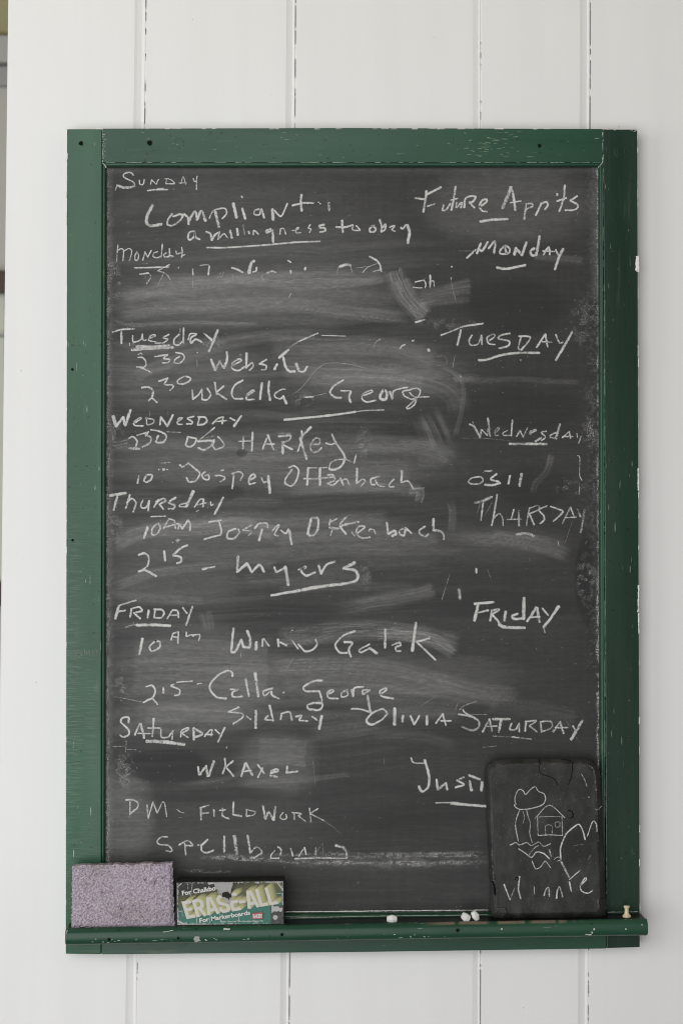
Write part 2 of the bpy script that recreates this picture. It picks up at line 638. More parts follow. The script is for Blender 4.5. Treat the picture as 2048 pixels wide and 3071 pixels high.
def swipe(pts, width, a, seed, freq=9, soft=0.6, streak=0.66, fade=(0.06, 0.06), speck=0.0, wob=1.0):
    """chalk smeared along a path by an eraser: soft sides, streaks running along it"""
    a *= .72
    width *= 1.25
    pts = np.array(pts, float)
    q = np.concatenate([[2 * pts[0] - pts[1]], pts, [2 * pts[-1] - pts[-2]]])
    out = []
    for i in range(len(pts) - 1):
        for t in np.linspace(0, 1, 14, endpoint=False):
            p0, p1, p2, p3 = q[i], q[i + 1], q[i + 2], q[i + 3]
            out.append(.5 * (2 * p1 + (p2 - p0) * t + (2 * p0 - 5 * p1 + 4 * p2 - p3) * t * t + (3 * p1 - p0 - 3 * p2 + p3) * t ** 3))
    out.append(pts[-1])
    c = np.array(out)
    seg = np.linalg.norm(np.diff(c, axis=0), axis=1)
    cum = np.concatenate([[0], np.cumsum(seg)])
    L = cum[-1]
    m = width / 2 + 34
    x0, x1 = np.searchsorted(gx, [c[:, 0].min() - m, c[:, 0].max() + m])
    y0, y1 = np.searchsorted(gy, [c[:, 1].min() - m, c[:, 1].max() + m])
    if x1 <= x0 or y1 <= y0:
        return
    X = GX[y0:y1, x0:x1] + wob * WOBX[y0:y1, x0:x1]
    Y = GY[y0:y1, x0:x1] + wob * WOBY[y0:y1, x0:x1]
    best = np.full(X.shape, 1e9)
    T = np.zeros_like(X)
    V = np.zeros_like(X)
    for i in range(len(c) - 1):
        ax, ay = c[i]
        dx, dy = c[i + 1] - c[i]
        l = seg[i] + 1e-9
        tt = ((X - ax) * dx + (Y - ay) * dy) / (l * l)
        tc = np.clip(tt, 0, 1)
        if i == 0:
            tc = np.where(tt < 0, np.maximum(tt, -40 / l), tc)
        if i == len(c) - 2:
            tc = np.where(tt > 1, np.minimum(tt, 1 + 40 / l), tc)
        ex, ey = X - ax - tc * dx, Y - ay - tc * dy
        d = ex * ex + ey * ey
        k = d < best
        best = np.where(k, d, best)
        T = np.where(k, cum[i] + tc * l, T)
        V = np.where(k, np.sign(dx * ey - dy * ex) * np.sqrt(d), V)
    v = V / (width / 2)
    jit = 10 * (vnoise(v * 6, T / 300, seed + 3) - .5)
    e = 1 - sstep(1 - soft, 1.0, np.abs(v) + .12 * (vnoise(T / 60, v * 0, seed) - .5))
    tf = sstep(0, max(fade[0] * L, 3), T + jit) * (1 - sstep(L - max(fade[1] * L, 3), L, T + jit))
    s1 = vnoise(v * freq, T / 420, seed)
    s2 = vnoise(v * freq * 3.1, T / 200, seed + 1)
    s3 = vnoise(v * freq * 7.0, T / 150, seed + 2)
    st = (1 - streak) + streak * 1.5 * np.clip(0.62 * s1 + 0.38 * s2 - .08, 0, 1) ** 1.4
    st = st + 1.4 * streak * np.clip((s3 - .68) * 3.5, 0, 1) - .25 * streak * np.clip((.30 - s3) * 4, 0, 1)
    D[y0:y1, x0:x1] += a * e * tf * st
    if speck:
        SP[y0:y1, x0:x1] += speck * e * tf * (vnoise(v * freq * 2, T / 40, seed + 5) > .6)


def haze(cx, cy, rx, ry, a, seed, p=2.4):
    u = (np.abs((GX + WOBX - cx) / rx) ** p + np.abs((GY + WOBY - cy) / ry) ** p)
    f = 1 - sstep(0.10, 1.6, u + .5 * (fbm(GX / 70, GY / 40, seed, 3) - .5))
    s = .55 + .9 * (fbm(GX / 420, GY / 16, seed + 2, 3) - .05) * .75
    D[:] += 1.5 * a * f * s


def specks(cx, cy, rx, ry, a, seed):
    f = np.clip(1.15 - ((GX - cx) / rx) ** 2 - ((GY - cy) / ry) ** 2, 0, 1)
    SP[:] += .55 * a * f * (fbm(GX / 16 + WOBX / 9, GY / 16, seed, 3) > .50) * vnoise(GX / 5, GY / 5, seed + 3) * 1.5


# general film of dust
D += 0.020 + 0.022 * fbm(GX / 330, GY / 120, 20, 4) + 0.012 * fbm(GX / 300, GY / 9, 24, 3) + 0.010 * (fbm(GX / 10, GY / 300, 25, 2) - .5)
A = 1.306
def s(*pp):
    return [(x * A, y * A) for x, y in pp]
# broad hazes (display coordinates of the whole photograph)
haze(560 * A, 560 * A, 330 * A, 150 * A, .030, 1)
haze(1170 * A, 470 * A, 190 * A, 85 * A, .060, 2)
haze(580 * A, 690 * A, 330 * A, 68 * A, .060, 3)
haze(420 * A, 860 * A, 190 * A, 80 * A, .050, 4)
haze(850 * A, 850 * A, 210 * A, 70 * A, .055, 5)
haze(640 * A, 1060 * A, 380 * A, 70 * A, .055, 6)
haze(600 * A, 1230 * A, 360 * A, 55 * A, .055, 7)
haze(400 * A, 1330 * A, 160 * A, 60 * A, .045, 8)
haze(460 * A, 1550 * A, 190 * A, 105 * A, .060, 9)
haze(850 * A, 1560 * A, 330 * A, 60 * A, .055, 10)
haze(420 * A, 1650 * A, 170 * A, 40 * A, .050, 11)
haze(640 * A, 1760 * A, 90 * A, 70 * A, .070, 12)
haze(290 * A, 1870 * A, 60 * A, 110 * A, .085, 13)
haze(480 * A, 1890 * A, 200 * A, 90 * A, .012, 14)
haze(1140 * A, 1250 * A, 160 * A, 45 * A, .030, 15)
haze(1180 * A, 1480 * A, 150 * A, 120 * A, .006, 16)
# eraser strokes
swipe(s((255, 700), (400, 660), (600, 640), (905, 632)), 46, .15, 1, 7)
swipe(s((330, 655), (500, 640), (700, 655), (900, 640)), 26, .12, 2, 5)
swipe(s((255, 728), (420, 706), (640, 696), (800, 716), (945, 738)), 44, .17, 3, 8)
swipe(s((255, 668), (420, 690), (700, 680), (920, 690)), 50, .06, 4, 8)
swipe(s((250, 735), (300, 748), (430, 742), (600, 742)), 12, .14, 5, 3)
swipe(s((905, 618), (915, 650), (935, 690), (975, 735)), 58, .20, 6, 9, speck=.4, soft=.8)
swipe(s((930, 640), (960, 690), (985, 725)), 30, .14, 60, 6)
swipe(s((965, 690), (1020, 672), (1085, 660)), 48, .17, 7, 9, soft=.6)
swipe(s((960, 708), (1030, 696), (1080, 690)), 24, .12, 8, 5, soft=.6)
swipe(s((258, 790), (340, 800), (430, 788)), 20, .09, 9, 4)
swipe(s((300, 880), (330, 850), (420, 820), (560, 780), (730, 765)), 40, .10, 10, 6)
swipe(s((620, 800), (720, 790), (900, 800), (1010, 830)), 60, .12, 11, 8)
swipe(s((640, 850), (800, 850), (960, 868), (1040, 900), (1060, 950)), 70, .12, 12, 9)
swipe(s((700, 870), (860, 874), (980, 880)), 40, .10, 13, 6)
swipe(s((980, 940), (1000, 980), (1020, 1030)), 100, .22, 14, 7, streak=.95, fade=(.35, .3), soft=.7)
swipe(s((1020, 840), (1060, 870), (1065, 920), (1050, 1000)), 14, .12, 15, 3)
swipe(s((1040, 868), (1075, 868), (1110, 866)), 26, .18, 16, 4, fade=(.1, .6))
swipe(s((1075, 876), (1200, 868), (1330, 878)), 18, .08, 17, 4)
swipe(s((262, 1025), (420, 1018), (560, 1030)), 34, .08, 18, 6)
swipe(s((540, 1050), (700, 1035), (860, 1020), (1000, 1035), (1050, 1060)), 56, .11, 19, 9)
swipe(s((420, 1075), (640, 1070), (960, 1080)), 60, .08, 20, 9)
swipe(s((620, 1120), (800, 1115), (975, 1128)), 46, .15, 21, 8, fade=(.3, .04))
swipe(s((940, 1130), (965, 1130), (962, 1155)), 24, .18, 22, 5, speck=.6)
swipe(s((250, 1150), (330, 1140), (520, 1155), (660, 1150)), 34, .08, 23, 6)
swipe(s((255, 1250), (330, 1222), (430, 1212), (560, 1210), (640, 1225)), 50, .20, 24, 10)
swipe(s((400, 1190), (600, 1195), (900, 1190)), 44, .12, 25, 8)
swipe(s((620, 1240), (800, 1230), (1020, 1240)), 40, .10, 26, 7)
swipe(s((1000, 1238), (1130, 1240), (1230, 1252), (1315, 1280)), 44, .20, 27, 9, fade=(.5, .1))
swipe(s((1130, 1222), (1230, 1232), (1300, 1250)), 16, .12, 28, 4)
swipe(s((1035, 1150), (1042, 1180), (1040, 1230)), 24, .14, 29, 3, fade=(.3, .3))
swipe(s((260, 1345), (350, 1315), (480, 1295), (640, 1292)), 30, .13, 30, 6)
swipe(s((560, 1330), (700, 1325), (860, 1330)), 60, .07, 31, 8)
swipe(s((760, 1410), (880, 1380), (1000, 1355)), 46, .17, 32, 9, fade=(.4, .03))
swipe(s((640, 1355), (800, 1350), (960, 1345)), 30, .08, 33, 5)
swipe(s((250, 1360), (330, 1372), (470, 1380)), 30, .11, 34, 5)
swipe(s((470, 1405), (478, 1430), (482, 1460)), 40, .13, 35, 7, fade=(.1, .5))
swipe(s((300, 1500), (450, 1498), (620, 1506)), 60, .09, 36, 10, soft=.1, fade=(.05, .01))
swipe(s((300, 1560), (450, 1560), (618, 1572)), 90, .09, 37, 14, soft=.1, fade=(.05, .01))
swipe(s((640, 1470), (800, 1450), (940, 1450), (1060, 1480)), 60, .12, 38, 11, speck=.3)
swipe(s((860, 1455), (980, 1460), (1050, 1500)), 40, .12, 39, 9, speck=.4)
swipe(s((620, 1540), (800, 1528), (960, 1545), (1100, 1590), (1200, 1600)), 50, .15, 40, 11)
swipe(s((640, 1580), (800, 1560), (960, 1580), (1160, 1620)), 40, .10, 41, 8)
swipe(s((700, 1690), (800, 1680), (900, 1660)), 50, .10, 42, 8, fade=(.2, .3))
swipe(s((330, 1640), (450, 1640), (560, 1650)), 50, .09, 43, 8)
swipe(s((260, 1680), (320, 1660), (420, 1655)), 30, .08, 44, 5)
swipe(s((560, 1800), (680, 1796), (810, 1782)), 16, .10, 45, 3)
swipe(s((590, 1730), (640, 1730), (705, 1735)), 70, .09, 46, 10, soft=.2, fade=(.1, .02))
swipe(s((300, 1790), (420, 1796), (520, 1790), (600, 1755)), 16, .09, 47, 3)
swipe(s((1120, 1620), (1230, 1630), (1330, 1650)), 60, .06, 48, 8)
def grit(x0, y0, x1, y1, th, a, seed):
    yc = y0 + (y1 - y0) * (GX - x0) / (x1 - x0) + 7 * (fbm(GX / 90, GX * 0, seed, 3) - .5)
    w = th * (.35 + 1.3 * vnoise(GX / 60, GX * 0, seed + 1))
    e = np.exp(-((GY - yc) / w) ** 2) * sstep(x0 - 20, x0 + 50, GX) * (1 - sstep(x1 - 60, x1 + 10, GX))
    SP[:] += a * e * (fbm(GX / 11, GY / 4.5, seed + 2, 3) > .47) * (.3 + .9 * vnoise(GX / 38, GY / 14, seed + 4))
    D[:] += .03 * e


grit(640, 2566, 1460, 2556, 4, .7, 1)
grit(900, 2574, 1462, 2565, 5, .7, 2)
grit(930, 2588, 1462, 2586, 6, .95, 3)
grit(820, 2582, 1330, 2596, 7, .5, 4)
grit(540, 2612, 700, 2616, 4, .9, 5)
grit(610, 2570, 860, 2580, 5, 1.2, 6)
haze(1150, 2584, 330, 26, .02, 70)
# feathered curve beside the number
swipe(s((1268, 1040), (1258, 1075), (1232, 1105), (1226, 1130)), 22, .22, 53, 7, streak=.9)
swipe(s((1020, 1040), (1010, 1060), (960, 1060)), 40, .07, 54, 6)
swipe(s((1220, 585), (1300, 595), (1340, 600)), 22, .12, 55, 4)
swipe(s((1020, 660), (1080, 640)), 12, .08, 56, 3)
rs = random.Random(21)
for k in range(46):
    x0 = rs.uniform(255, 900)
    y0 = rs.choice([rs.uniform(600, 1110), rs.uniform(1180, 1400), rs.uniform(1460, 1700)])
    L = rs.uniform(160, 420)
    dy = rs.uniform(-14, 14)
    x1 = min(x0 + L, 1080)
    swipe(s((x0, y0), ((x0 + x1) / 2, y0 + dy), (x1, y0 + rs.uniform(-16, 22))), rs.uniform(14, 60), rs.uniform(.02, .06), 100 + k, rs.choice([5, 8, 12]), fade=(.25, .2))
# spots rubbed clean
for cx, cy, rx, ry, k in [(385, 1755, 105, 48, .85), (1180, 700, 130, 70, .45), (1200, 930, 140, 50, .4), (1230, 1110, 90, 50, .45), (640, 1420, 130, 50, .35),
                          (340, 530, 100, 60, .35), (1130, 1390, 240, 30, .35), (1345, 1330, 20, 110, .6), (650, 870, 60, 14, .0), (520, 1140, 50, 18, .4), (560, 1050, 12, 10, .6),
                          (900, 1850, 220, 60, .35), (480, 1830, 200, 18, .45), (500, 1410, 40, 20, .0), (760, 1310, 120, 18, .3), (760, 760, 260, 14, .3), (850, 1000, 200, 18, .3)]:
    u = ((GX + 2 * WOBX - cx * A) / (rx * A)) ** 2 + ((GY + 2 * WOBY - cy * A) / (ry * A)) ** 2
    D *= 1 - k * (1 - sstep(.55, 1.2, u))
# gritty patches
specks(262 * A, 640 * A, 20 * A, 50 * A, .8, 1)
specks(275 * A, 1590 * A, 25 * A, 60 * A, .7, 2)
specks(285 * A, 1770 * A, 28 * A, 45 * A, .8, 3)
specks(265 * A, 1200 * A, 20 * A, 60 * A, .6, 4)
specks(265 * A, 1000 * A, 22 * A, 30 * A, .7, 5)
specks(490 * A, 790 * A, 30 * A, 20 * A, .7, 6)
specks(1340 * A, 740 * A, 34 * A, 60 * A, .55, 7)
specks(1355 * A, 990 * A, 22 * A, 40 * A, .8, 8)
specks(1345 * A, 1330 * A, 24 * A, 60 * A, .75, 9)
specks(1030 * A, 745 * A, 80 * A, 14 * A, .5, 10)
specks(840 * A, 1320 * A, 16 * A, 40 * A, .5, 11)
specks(835 * A, 1020 * A, 20 * A, 40 * A, .6, 12)
specks(890 * A, 1150 * A, 20 * A, 60 * A, .0, 13)
specks(695 * A, 915 * A, 30 * A, 20 * A, .6, 14)
specks(1310 * A, 1120 * A, 40 * A, 20 * A, .5, 15)
specks(1010 * A, 1560 * A, 60 * A, 20 * A, .4, 16)
# fine wavy lines left by the felt wherever the board was wiped
yw = GY + 55 * (fbm(GX / 420, GY / 300, 90, 2) - .5) + .04 * (GX - 800)
fine = np.clip((fbm(GX / 240, yw / 5.5, 91, 3) - .47) * 4, 0, 1) * (.35 + .65 * vnoise(GX / 170, yw / 40, 95))
fine2 = np.clip((vnoise(GX / 330, yw / 17, 93) - .45) * 2.2, 0, 1)
zone = (1 - sstep(1180, 1420, GX + 120 * (fbm(GX / 200, GY / 60, 94, 3) - .5))) * (.25 + .75 * sstep(640, 800, GY)) * (1 - .75 * sstep(2150, 2330, GY))
D += zone * (.030 * fine + .028 * fine2) + (1 - zone) * .008 * fine
D = np.clip(D, 0.004, .9)
# chalk caught along the rim
el, er = GX - 320, 1794 - GX
et, eb = GY - 504, 2734 - GY
rag = 9 * fbm(GX / 30, GY / 30, 40, 3)
SP += 1.0 * (1 - sstep(3, 12, el + rag - 4)) * (fbm(GX / 5, GY / 11, 41, 2) > .40)
SP += 1.0 * (1 - sstep(2, 9, er + rag - 4)) * (fbm(GX / 5, GY / 14, 42, 2) > .42)
SP += .20 * (1 - sstep(4, 40, el + rag)) * (fbm(GX / 7, GY / 7, 43, 2) > .52)
SP += .22 * (1 - sstep(8, 70, er + 3 * rag)) * (fbm(GX / 8, GY / 8, 44, 2) > .57) * (GY < 2000)
D += .10 * (1 - sstep(2, 26, el)) + .07 * (1 - sstep(4, 34, er)) * (GY < 900) + .06 * (1 - sstep(4, 30, et + rag)) 
SP += .9 * (1 - sstep(1, 6, eb + rag * .5)) * (fbm(GX / 14, GY / 4, 45, 2) > .42)
# stray crumbs
SP += 0.75 * (rng.random(GX.shape) > .9992)
ws = grid_mesh(PP(GX, GY, YS)[::-1])
attr_f(ws, 'dust', D[::-1])
attr_f(ws, 'speck', np.clip(SP, 0, 1.6)[::-1])
surface = link('writing_surface', ws, M_BOARD, board)
link('backing', box(P(312, 1600, YS).x, P(1803, 1600, YS).x, YS + .0008, 0.001, P(0, 2748, YS).z, P(0, 497, YS).z), mat_plain('backing_board', (0.03, 0.03, 0.03)), board)


# ---- chalk handwriting: one mesh per written line
def catmull(pts, step):
    pts = np.array(pts, float)
    if len(pts) == 2:
        n = max(2, int(np.linalg.norm(pts[1] - pts[0]) / step))
        return pts[0] + (pts[1] - pts[0]) * np.linspace(0, 1, n + 1)[:, None]
    closed = np.linalg.norm(pts[0] - pts[-1]) < 1e-6
    q = np.concatenate([[pts[-2] if closed else 2 * pts[0] - pts[1]], pts, [pts[1] if closed else 2 * pts[-1] - pts[-2]]])
    out = []
    for i in range(len(pts) - 1):
        p0, p1, p2, p3 = q[i:i + 4]
        n = max(2, int(np.linalg.norm(p2 - p1) / step))
        for t in np.linspace(0, 1, n, endpoint=False):
            out.append(.5 * (2 * p1 + (p2 - p0) * .9 * t + (-5 * p1 + 4 * p2 - p3 + 2 * p0 - .1 * (p2 - p0) * -2 * 0) * t * t * .5 * 2 * .5 * 2
                             + (3 * p1 - p0 - 3 * p2 + p3) * t ** 3) if False else
                       (lambda m1, m2: (2 * t ** 3 - 3 * t ** 2 + 1) * p1 + (t ** 3 - 2 * t ** 2 + t) * m1 + (-2 * t ** 3 + 3 * t ** 2) * p2 + (t ** 3 - t ** 2) * m2)(
                           .42 * (p2 - p0), .42 * (p3 - p1)))
    out.append(pts[-1])
    return np.array(out)


def ribbon(acc, pts, w, y, op=1.0, jitter=0.16, cap=True, step=2.2, NV=5):
    """adds one chalk stroke (photo px on plane y) to acc = (verts, faces, v, op)"""
    c = catmull(pts, step)
    if len(c) < 2:
        return
    tg = np.gradient(c, axis=0)
    tg /= np.linalg.norm(tg, axis=1)[:, None] + 1e-9
    nr = np.stack([-tg[:, 1], tg[:, 0]], 1)
    h = w / 2
    if cap:
        c = np.concatenate([[c[0] - tg[0] * h * .55], c, [c[-1] + tg[-1] * h * .55]])
        nr = np.concatenate([nr[:1], nr, nr[-1:]])
    n = len(c)
    s = np.concatenate([[0], np.cumsum(np.linalg.norm(np.diff(c, axis=0), axis=1))])
    sd = rng.random() * 200
    base = h * (0.90 + .26 * vnoise(s / 45, sd + s * 0))
    k = jitter * h * 2
    wl = base + k * (vnoise(s / 5, sd + 9 + s * 0) - .5)
    wr = base + k * (vnoise(s / 5, sd + 23 + s * 0) - .5)
    if cap:
        wl[0] *= .55; wr[0] *= .55; wl[-1] *= .45; wr[-1] *= .45
    vs, fs, va, oa = acc
    b = len(vs)
    press = op * (0.70 + .42 * vnoise(s / 34, sd + 50 + s * 0))
    for i in range(n):
        for q in range(NV):
            f = -1 + 2 * q / (NV - 1)
            off = (wl[i] if f < 0 else wr[i]) * f
            p = c[i] + nr[i] * off
            vs.append((p[0], p[1], y))
            va.append(f)
            oa.append(press[i])
    for i in range(n - 1):
        for q in range(NV - 1):
            fs.append((b + i * NV + q, b + i * NV + q + 1, b + (i + 1) * NV + q + 1, b + (i + 1) * NV + q))


def chalk_mesh(acc):
    vs, fs, va, oa = acc
    a = np.array(vs)
    me = mesh_from(PP(a[:, 0], a[:, 1], a[:, 2]), fs)
    attr_f(me, 'v', va)
    attr_f(me, 'op', oa)
    return me


def write_block(text, ysurf, parent, mat):
    ox = oy = s = 0
    for line in text.strip().split('\n'):
        if line[0] == '#':
            _, ox, oy, s = line.split()
            ox, oy, s = float(ox), float(oy), float(s)
            continue
        label, strokes = line.split('|')
        items = []
        for st in strokes.split(';'):
            w, p = st.split(':')
            op = 1.0
            if '@' in w:
                w, op = w.split('@')
            pts = np.array([tuple(float(c) for c in q.split(',')) for q in p.split()]) * s + (ox, oy)
            items.append([float(w) * s, float(op), pts, pts.min(0) - float(w) * s / 2, pts.max(0) + float(w) * s / 2])
        # words that stand well apart become marks of their own
        n = len(items)
        grp = list(range(n))

        def root(i):
            while grp[i] != i:
                i = grp[i]
            return i
        for i in range(n):
            for j in range(i):
                a, b = items[i], items[j]
                g = np.maximum(0, np.maximum(a[3] - b[4], b[3] - a[4]))
                lim = max(47, .48 * max((a[4] - a[3]).max(), (b[4] - b[3]).max()))
                if np.hypot(*g) <= lim:
                    grp[root(i)] = root(j)
        roots = sorted({root(i) for i in range(n)}, key=lambda r_: min(items[i][3][0] for i in range(n) if root(i) == r_))
        for r_ in roots:
            acc = ([], [], [], [])
            y = ysurf - 0.00008
            for i in range(n):
                if root(i) == r_:
                    ribbon(acc, items[i][2], items[i][0], y, items[i][1])
                    y -= 0.000006
            link('chalk_writing', chalk_mesh(acc), mat, parent, label=('chalk ' if len(roots) == 1 else 'part of the chalk ') + label)


